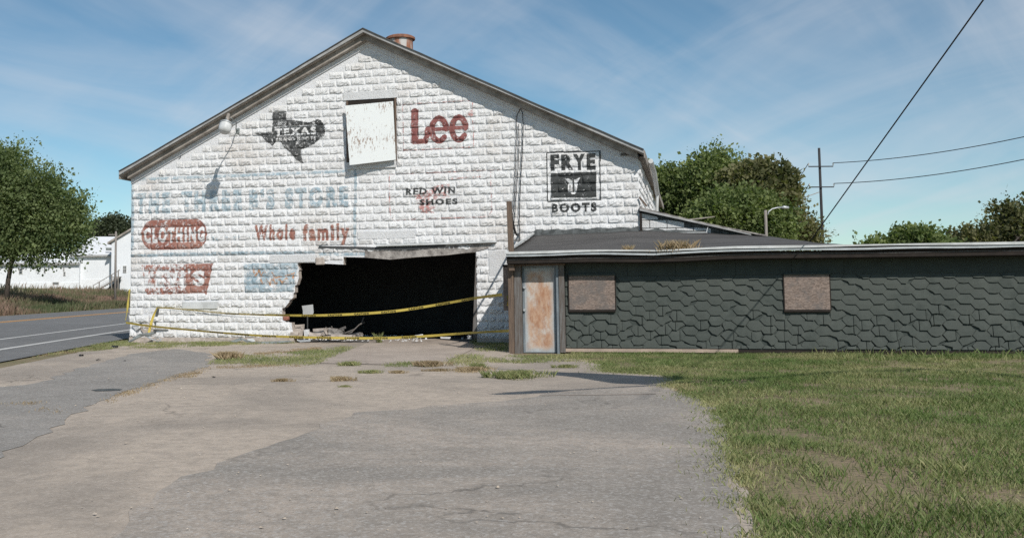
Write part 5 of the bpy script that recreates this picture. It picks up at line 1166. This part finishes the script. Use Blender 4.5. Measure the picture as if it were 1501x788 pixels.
def leaves(centers, dirs, per, size, spread, r_):
    n = len(centers) * per; C = np.repeat(centers, per, 0) + r_.normal(0, 1, (n, 3)) * spread
    d = np.repeat(dirs, per, 0) + r_.normal(0, .8, (n, 3)); d /= np.linalg.norm(d, axis=1)[:, None] + 1e-9
    q = r_.normal(0, 1, (n, 3)); s_ = np.cross(d, q); s_ /= np.linalg.norm(s_, axis=1)[:, None] + 1e-9
    L = size * (.45 + 1.35 * r_.uniform(0, 1, n) ** 2)[:, None]; Wd = L * .38
    V = np.stack([C, C + d * L * .5 + s_ * Wd, C + d * L, C + d * L * .5 - s_ * Wd], 1); return V.reshape(-1, 3), n
def tree(name, label, base, lobes, ntw, per, lsize, mat, trunk_r, seed, droop=-.15, group=None, twig=0.8, limbs=True, cat='tree', fill=.45):
    """lobes: (centre, (rx,ry,rz)); foliage hangs on twigs that leave the lobes"""
    r_ = np.random.default_rng(seed); rr = random.Random(seed); t = thing(name, label, cat, Matrix.Translation(base), group); B = Vector(base)
    mbk = MB()
    mean = sum((Vector(l[0]) for l in lobes), Vector()) / len(lobes)
    lowest = min(l[0][2] - l[1][2] * .6 for l in lobes); fork = Vector((B.x + (mean.x - B.x) * .25, B.y + (mean.y - B.y) * .25, max(B.z + .8, B.z + (lowest - B.z) * .9)))
    tp = [Vector((0, 0, -.3)), (fork - B) * .5 + Vector((rr.uniform(-.1, .1), 0, 0)), fork - B]
    mbk.tube(tp, [trunk_r * 1.25, trunk_r, trunk_r * .85], 9)
    for c_, rad in lobes:
        e_ = Vector(c_) - B; m_ = (fork - B).lerp(e_, .5) + Vector((rr.uniform(-.4, .4), rr.uniform(-.4, .4), rr.uniform(0, .5)))
        mbk.tube([fork - B, m_, e_], [trunk_r * .55, trunk_r * .35, trunk_r * .12], 6)
        for _ in range(5):
            q = Vector((rr.gauss(0, 1), rr.gauss(0, 1), rr.gauss(0, .8))).normalized(); tip = e_ + Vector((q.x * rad[0], q.y * rad[1], q.z * rad[2])) * .85; mbk.tube([m_.lerp(e_, .6), e_.lerp(tip, .5) + Vector((0, 0, .1)), tip], [trunk_r * .16, trunk_r * .1, trunk_r * .03], 4)
    mbk.build('trunk', 'bark', t, smooth=True)
    sub = []
    for c_, rad in lobes:
        sub.append((c_, tuple(x * .5 for x in rad)))
        for _ in range(15):
            q = Vector((rr.gauss(0, 1), rr.gauss(0, 1), rr.gauss(0, .9))).normalized(); f_ = rr.uniform(.16, .40); g_ = rr.uniform(.40, .95)
            sub.append(((c_[0] + q.x * rad[0] * g_, c_[1] + q.y * rad[1] * g_, c_[2] + q.z * rad[2] * g_), tuple(x * f_ for x in rad)))
    lobes = sub
    vol = np.array([l[1][0] * l[1][1] * l[1][2] for l in lobes]) ** .67; vol /= vol.sum(); Cs, Ds = [], []
    for (c_, rad), f_ in zip(lobes, vol):
        k_ = int(ntw * f_); d = r_.normal(0, 1, (k_, 3)); d /= np.linalg.norm(d, axis=1)[:, None]
        lump = .66 + .6 * vnoise(d[:, 0] * 2.6 + c_[0], d[:, 2] * 2.6 + d[:, 1] * 1.9 + c_[2], seed)
        rad_ = np.array(rad); q = (fill + (1 - fill) * r_.uniform(0, 1, k_) ** .5) * lump; s_ = np.array(c_) + d * rad_ * q[:, None]
        ud = d * 1.0; ud[:, 2] += droop; ud /= np.linalg.norm(ud, axis=1)[:, None]
        for a_ in (0, .45, .9): Cs.append(s_ + ud * twig * a_ * r_.uniform(.5, 1.2, (k_, 1)) + np.array([0, 0, -.10 * a_ * a_])); Ds.append(ud)
    Cs = np.concatenate(Cs); Ds = np.concatenate(Ds); V, n = leaves(Cs, Ds, per, lsize, twig * .16, r_)
    V = V - np.array(base); ctr = V.reshape(n, 4, 3).mean(1); ti = np.clip(vnoise(ctr[:, 0] * .9, ctr[:, 2] * .9 + ctr[:, 1] * .5, seed + 2) * .7 + r_.uniform(-.15, .45, n), 0, 1)
    link('crown', quads_mesh('crown', V, n, ti), mat, t); return t
def L(px, py, Y, rx, rz, ry=None):
    p = at(px, py + 5, Y); k_ = Y / F * .86; return ((p.x, p.y, p.z), (rx * k_, (ry if ry else (rx + rz) / 2) * k_, rz * k_))
TY = 88
p = at(8, 436, TY); base = (p.x, p.y, terrain(p.x, p.y))
tree('shade_tree', 'large feathery dark green tree at the far left beside the road', base,
     [L(8, 250, TY, 48, 48), L(58, 285, TY, 40, 42), L(92, 300, TY, 32, 34), L(20, 310, TY, 55, 48), L(75, 338, TY, 42, 34), L(-45, 300, TY, 60, 70), L(-5, 345, TY, 50, 30), L(40, 356, TY, 26, 15), L(-50, 230, TY, 40, 35), L(108, 318, TY, 18, 20), L(104, 340, TY, 18, 14), L(118, 300, TY, 13, 12), L(84, 262, TY, 14, 12)], 4200, 9, .20, 'leaf_a', .2, 21, -.05, 'trees', twig=1.7, fill=.3)
p = at(160, 433, 210); tree('background_tree', 'small round tree behind the white farm buildings', (p.x, p.y, 2.0), [L(150, 336, 210, 20, 16), L(165, 330, 210, 22, 18), L(184, 338, 210, 18, 14)], 1100, 7, .42, 'leaf_d', .4, 23, -.05, 'trees', twig=1.8)
RY = 50
def rt(name, label, px, lobes, ntw, lsize, mat, seed, tr=.2, per=5, twig=.8, **kw):
    p = at(px, 470, RY); return tree(name, label, (p.x, RY, -.16), lobes, ntw, per, lsize, mat, tr, seed, group='trees behind the annex', twig=twig, **kw)
rt('leafy_tree', 'light green rounded tree behind the barn eave', 985, [L(978, 268, 52, 22, 22), L(1000, 282, 52, 30, 30), L(985, 310, 52, 28, 40)], 2200, .15, 'leaf_b', 31, per=8, droop=.35)
rt('leafy_tree', 'tall green tree with a feathery top in the middle of the clump', 1050, [L(1035, 270, 51, 30, 30), L(1052, 252, 51, 20, 20), L(1040, 300, 51, 40, 40)], 2600, .14, 'leaf_b', 32, per=8, droop=.55, twig=1.1)
rt('leafy_tree', 'dark brownish tree with loose top right of the feathery one', 1110, [L(1095, 266, 49, 24, 22), L(1118, 262, 49, 20, 20), L(1142, 272, 49, 16, 20), L(1112, 290, 49, 36, 28)], 2000, .18, 'leaf_c', 33, per=8, droop=.4)
rt('vine_thicket', 'bright green vine-covered thicket low behind the annex roof', 1080, [L(1060, 312, 46, 42, 30), L(1100, 305, 46, 34, 28), L(1135, 325, 46, 26, 30), L(1030, 335, 46, 40, 26), L(1090, 340, 46, 50, 26)], 3200, .13, 'leaf_b', 34, cat='thicket', per=9, droop=.1)
rt('dry_shrub', 'sparse reddish-brown shrub at the right end of the trees', 1170, [L(1165, 320, 50, 14, 24), L(1180, 338, 50, 16, 20), L(1155, 290, 50, 10, 16), L(1195, 345, 50, 14, 12)], 600, .12, 'leaf_c', 35, .08, per=4, cat='shrub', droop=.5)
rt('leafy_tree', 'low rounded tree beyond the right end of the annex', 1330, [L(1300, 372, 62, 40, 30), L(1340, 362, 62, 46, 36), L(1385, 376, 62, 36, 28)], 2000, .19, 'leaf_b', 36, per=8, droop=.3)
rt('leafy_tree', 'dark tree at the far right edge of the view', 1470, [L(1455, 352, 66, 46, 44), L(1500, 335, 66, 50, 52), L(1430, 384, 66, 36, 26)], 2000, .20, 'leaf_c', 37, per=8, droop=.3)
rt('hedge', 'long low hedge along the back of the right-hand lawn', 1380, [L(x_, 405, 58, 44, 22) for x_ in range(1230, 1640, 45)], 2800, .18, 'leaf_b', 38, .1, cat='hedge', per=7, droop=.3)
# weeds beyond the road
def wf(r_, n):
    Y = r_.uniform(55, 200, n); o_ = -24.6 - np.abs(r_.normal(0, 1, n)) * 5.0 ; X = o_ + ROADX * Y; Z = np.array([terrain(a_, b_) for a_, b_ in zip(X, Y)]); return np.stack([X, Y, Z - .05], 1)
o = blades('field_weeds', 90000, wf, lambda P, r_: .34 + .55 * vnoise(P[:, 0] * .5, P[:, 1] * .35, 9), .06, 'weed', .5, lambda P, r_: np.clip(vnoise(P[:, 0] * .35, P[:, 1] * .16, 10) * 1.4 - .28 + r_.normal(0, .22, len(P)) + .28 * (P[:, 0] - ROADX * P[:, 1] < -27), 0, 1), 14)
tag(o, 'tall pinkish-green weeds along the far side of the road', 'weeds', None, 'stuff')

# ================================================================== white farm buildings
FY = 150.0
def fx(px, py=400, Y=FY): return at(px, py, Y).x
def fz(px, py, Y=FY): return at(px, py, Y).z
def farm(name, label): return thing(name, label, 'farm building', Matrix.Identity(4))
g = farm('farm_building', 'tall white gabled farm building with outside stair beside the barn corner')
x0, x1 = fx(163), fx(163) + 12.0; zb = fz(170, 430); z_l = fz(163, 355); xr = fx(203); zr = fz(203, 331)
MB().prism([(x0, FY, zb - .5), (x1, FY, zb - .5), (x1, FY, z_l - .6), (xr, FY, zr), (x0, FY, z_l)], (0, 16, 0)).build('wall', 'farm_white', g)
sl = Vector((xr - x0, 0, zr - z_l))
MB().prism([(x0 - .5, FY - .4, z_l - .28), (xr, FY - .4, zr + .02), (xr, FY - .4, zr + .3), (x0 - .5, FY - .4, z_l + .0)], (0, 17, 0)).build('roof', 'soffit', g)
MB().box((fx(177), FY + 5, zr - 1.2), (fx(183), FY + 6, fz(180, 333.5))).build('chimney', 'brick', g)
def win(par, px0, py0, px1, py1, Y, nx_=1, nz_=2):
    a0, a1, b0, b1 = fx(px0, py0, Y), fx(px1, py0, Y), fz(px0, py1, Y), fz(px0, py0, Y)
    f = MB().box((a0, Y - .10, b0), (a1, Y - .02, b1)).build('window', 'line_white', par); w_ = .08
    for i in range(nx_):
        for j in range(nz_):
            cw, ch = (a1 - a0 - w_) / nx_, (b1 - b0 - w_) / nz_; MB().box((a0 + w_ + i * cw, Y - .13, b0 + w_ + j * ch), (a0 + (i + 1) * cw, Y - .101, b0 + (j + 1) * ch)).build('pane', 'glass_dark', f)
win(g, 180.5, 389, 185.5, 399.5, FY, 2, 2)
dn = MB().box((fx(172), FY - .08, fz(172, 405)), (fx(177), FY - .02, fz(172, 389))).build('door', 'farm_roof', g)
st = MB(); a = at(176.5, 405, FY - 1.2); b = at(137, 428, FY - 1.2)
st.box((fx(168), FY - 1.6, fz(168, 407)), (fx(178), FY - .02, fz(168, 405.5)))
for q in range(14):
    t_ = q / 13; X = a.x - .3 + (b.x - a.x) * t_ * .95; Z = a.z + (b.z - a.z) * t_; st.box((X - .32, FY - 1.6, Z - .06), (X + .32, FY - .5, Z))
st.build('stair_treads', 'trim', g)
rl = MB(); rl.tube([(a.x, FY - 1.6, a.z + .9), (b.x, FY - 1.6, b.z + .9)], .05, 5); rl.tube([(a.x, FY - 1.6, a.z - .1), (b.x, FY - 1.6, b.z - .1)], .09, 5); rl.tube([(fx(178), FY - 1.6, a.z + .9), (a.x, FY - 1.6, a.z + .9)], .05, 5)
for px in (150.5, 168.5, 178):
    X = fx(px); t_ = min(1, max(0, (a.x - X) / (a.x - b.x))); Z = a.z + (b.z - a.z) * t_; rl.box((X - .07, FY - 1.66, zb - .5), (X + .07, FY - 1.55, Z + .9))
rl.build('stair_rail', 'pole_pale', g)
MB().prism([(fx(143), FY - .06, zb - .4), (fx(176), FY - .06, zb - .4), (fx(176), FY - .06, fz(176, 408))], (0, .04, 0)).build('stair_dark_panel', 'glass_dark', g)  # flat dark panel on the wall below the stair
g2 = farm('farm_building', 'long white farm building with pale metal roof left of the tall one')
Y2 = FY + 3
MB().box((fx(80, 400, Y2), Y2, zb - .6), (fx(165, 400, Y2), Y2 + 14, fz(140, 373, Y2))).build('wall', 'farm_white', g2)
MB().prism([(fx(104, 373, Y2), Y2 - .5, fz(104, 373.5, Y2)), (fx(165, 373, Y2), Y2 - .5, fz(165, 373.5, Y2)), (fx(172, 347, Y2), Y2 + 7, fz(170, 343, Y2)), (fx(112, 347, Y2), Y2 + 7, fz(118, 343, Y2))], (0, 0, -.18)).build('roof', 'farm_roof', g2)
MB().box((fx(104, 373, Y2), Y2 - .55, fz(104, 376.5, Y2)), (fx(164, 373, Y2), Y2 - .48, fz(104, 373.8, Y2))).build('eave_board', 'trim', g2)
MB().box((fx(100, 400, Y2), Y2 - .06, zb - .6), (fx(163, 400, Y2), Y2 - .003, fz(120, 409, Y2))).build('foundation', 'farm_roof', g2)
MB().box((fx(155, 400, Y2), Y2 - .1, fz(155, 367, Y2) - 0), (fx(163, 400, Y2), Y2 - .0, fz(155, 363, Y2))).build('roof_scar', 'grey_metal', g2)
g3 = farm('farm_building', 'low white farm building with narrow windows behind the shade tree')
Y3 = FY + 2.4
MB().box((fx(-60, 400, Y3), Y3, 0.6), (fx(116, 400, Y3), Y3 + 9, fz(60, 386, Y3))).build('wall', 'farm_white', g3)
MB().prism([(fx(-66, 385, Y3), Y3 - .5, fz(60, 384.5, Y3)), (fx(118.5, 385, Y3), Y3 - .5, fz(118, 384, Y3)), (fx(112, 370, Y3), Y3 + 5, fz(112, 366, Y3)), (fx(-60, 370, Y3), Y3 + 5, fz(60, 366, Y3))], (0, 0, -.15)).build('roof', 'farm_roof', g3)
MB().box((fx(-66, 385, Y3), Y3 - .53, fz(60, 388, Y3)), (fx(118, 385, Y3), Y3 - .47, fz(60, 385, Y3))).build('eave_board', 'trim', g3)
MB().box((fx(-60, 400, Y3), Y3 - .08, .6), (fx(116, 400, Y3), Y3 - .003, fz(60, 414, Y3))).build('foundation', 'farm_roof', g3)
for q in ((64.5, 391, 67.5, 400), (92.5, 391, 95, 397), (28, 393, 33.5, 401.5), (93, 398, 96.5, 404), (77, 413, 87, 417.5)): win(g3, *q, Y3)
# poles
def pole(name, label, px, ytop, ybase, Y, r_, mat, arms=(), cat='utility pole'):
    p = at(px, ytop, Y); zb_p = terrain(p.x, Y); t = thing(name, label, cat, Matrix.Translation((p.x, Y, zb_p)))
    H = p.z - zb_p; MB().tube([(0, 0, -.3), (0, 0, H * .5), (0, 0, H)], [r_ * 1.15, r_, r_ * .85], 10).build('shaft', mat, t, smooth=True); return t, p, zb_p
t, p, zb_p = pole('utility_pole', 'thin utility pole in front of the white farm buildings', 170, 339, 432, 118, .13, 'pole_pale')
MB().box((at(159, 344, 118).x - p.x, -.06, at(170, 344.5, 118).z - zb_p), (at(172, 344, 118).x - p.x, .06, at(170, 343, 118).z - zb_p)).build('cross_arm', 'pole_pale', t)
t, p, zb_p = pole('utility_pole', 'tall dark utility pole with two cross arms right of the trees', 1200.5, 217, 440, 62, .085, 'pole')
UP = Vector((p.x, 62, zb_p))
wires = []
for yy in (244.5, 274.5):
    za = at(1200, yy, 62).z - zb_p; MB().box((-.72, -.19, za - .03), (.72, -.13, za + .03)).build('cross_arm', 'pole', t)
    for sx_ in (-.72, .72): MB().tube([(sx_, -.18, za + .05), (sx_, -.18, za + .2)], .04, 6).build('insulator', 'white_metal', t)
    wires.append((UP + Vector((-.72, -.18, za + .2)), yy))
def wire(pts, r_, label, sag, mat='cable', name='overhead_wire'):
    mb = MB(); a_, b_ = Vector(pts[0]), Vector(pts[1]); mb.tube([a_.lerp(b_, q) + Vector((0, 0, -4 * sag * q * (1 - q))) for q in np.linspace(0, 1, 24)], r_, 5)
    return tag(mb.build(name, mat), label, 'wire')
wire((wires[0][0], at(1110, 330, 120)), .022, 'upper wire sloping from the dark utility pole down behind the trees', .6); wire((wires[1][0], at(1120, 352, 120)), .022, 'lower wire sloping from the dark utility pole behind the trees', .6)
wire((UP + Vector((-.15, -.1, at(1200, 282, 62).z - zb_p)), at(985, 324, 40)), .025, 'slack service wire crossing in front of the trees', .25, 'soffit')
wire((wires[0][0] + Vector((1.44, 0, 0)), at(1700, 150, 45)), .022, 'upper wire leaving the dark utility pole to the right', .5); wire((wires[1][0] + Vector((1.44, 0, 0)), at(1700, 185, 45)), .022, 'lower wire leaving the dark utility pole to the right', .5)
# small street lamp behind the annex
p = at(1122, 308, 44); zb_p = -.16; t = thing('street_lamp', 'old street lamp with curved arm behind the annex roof', 'street lamp', Matrix.Translation((p.x, 44, zb_p)))
MB().tube([(0, 0, -.2), (0, 0, p.z - zb_p)], .062, 8).build('shaft', 'pole_pale', t, smooth=True)
q0 = at(1124.5, 316, 44) ; arm = [at(x_, y_, 44) - Vector((p.x, 44, zb_p)) for x_, y_ in ((1124.5, 315), (1126, 310), (1131, 306.3), (1138, 304.6), (1146, 304))]
MB().tube([v_ + Vector((0, -.07, 0)) for v_ in arm], .028, 7).build('arm', 'metal', t, smooth=True)
e_ = arm[-1] + Vector((.02, -.07, 0)); MB().tube([e_ + Vector((-.08, 0, -.01)), e_ + Vector((.05, 0, .0)), e_ + Vector((.24, 0, -.02))], [.03, .075, .05], 8).build('lamp_head', 'metal', t, smooth=True)
# lamp, board and cable added, mostly out of view, to throw the long shadows
tip = Vector((*Gp(722, 577), GZ)) - SUN / SUN.z * -7.0 * -1
H7 = 7.0
def lift(px, py, H): x, y = Gp(px, py); q = -SUN / -SUN.z; return Vector((x + SUN.x / SUN.z * H, y + SUN.y / SUN.z * H, GZ + H))
a = lift(722, 577, H7); b = lift(1200, 551, H7); d_ = (b - a).normalized(); pb = a + d_ * 8.0
t = thing('street_lamp', 'added unseen lamp mast with a long arm that casts the lot shadow', 'street lamp', Matrix.Translation((pb.x, pb.y, -.16)))
off_ = Vector((pb.x, pb.y, -.16))
MB().tube([(0, 0, 0), (0, 0, H7 + .2)], [.13, .09], 10).build('shaft', 'pole', t, smooth=True)
MB().tube([a + d_ * .9 - off_, pb - off_ + Vector((0, 0, .1))], [.035, .06], 8).build('arm', 'metal', t, smooth=True)
MB().tube([a - off_, a + d_ * .25 - off_, a + d_ * .8 - off_, a + d_ * 1.1 - off_], [.03, .10, .13, .05], 10).build('lamp_head', 'metal', t, smooth=True)
sgn = [lift(*q, 6.0) for q in ((770, 544.5), (850, 545.5), (1000, 553), (1004, 557), (950, 563), (900, 561), (845, 552))]  # board outline lifted from the shadow it is added to cast
sg = thing('shadow_board', 'unseen flat board added in the outline of a shadow on the lot', 'shadow caster', Matrix.Translation(sgn[0]))
MB().prism([q - sgn[0] for q in sgn], (0, 0, .04)).build('board', 'grey_metal', sg)
a2, b2 = lift(712, 539, 6.0), lift(1040, 557, 6.0); MB().tube([a2 - sgn[0] + Vector((0, 0, .06)), b2 - sgn[0] + Vector((0, 0, .06)), b2 + (b2 - a2).normalized() * 6 - sgn[0] + Vector((0, 0, .06))], .035, 6).build('arm', 'metal', sg)
e2 = b2 + (b2 - a2).normalized() * 6 - sgn[0]; MB().tube([e2 + Vector((0, 0, .1)), e2 - Vector((0, 0, 6.2))], .09, 8).build('shaft', 'pole', sg)
ra = BM @ P3(1187, 354, 3.0); rb = lift(1020, 535, 6.0); wire((ra, ra + (rb - ra) * 1.9), .012, 'added service drop cable that casts a thin shadow on the annex', .0)
print('objects', len(bpy.data.objects))
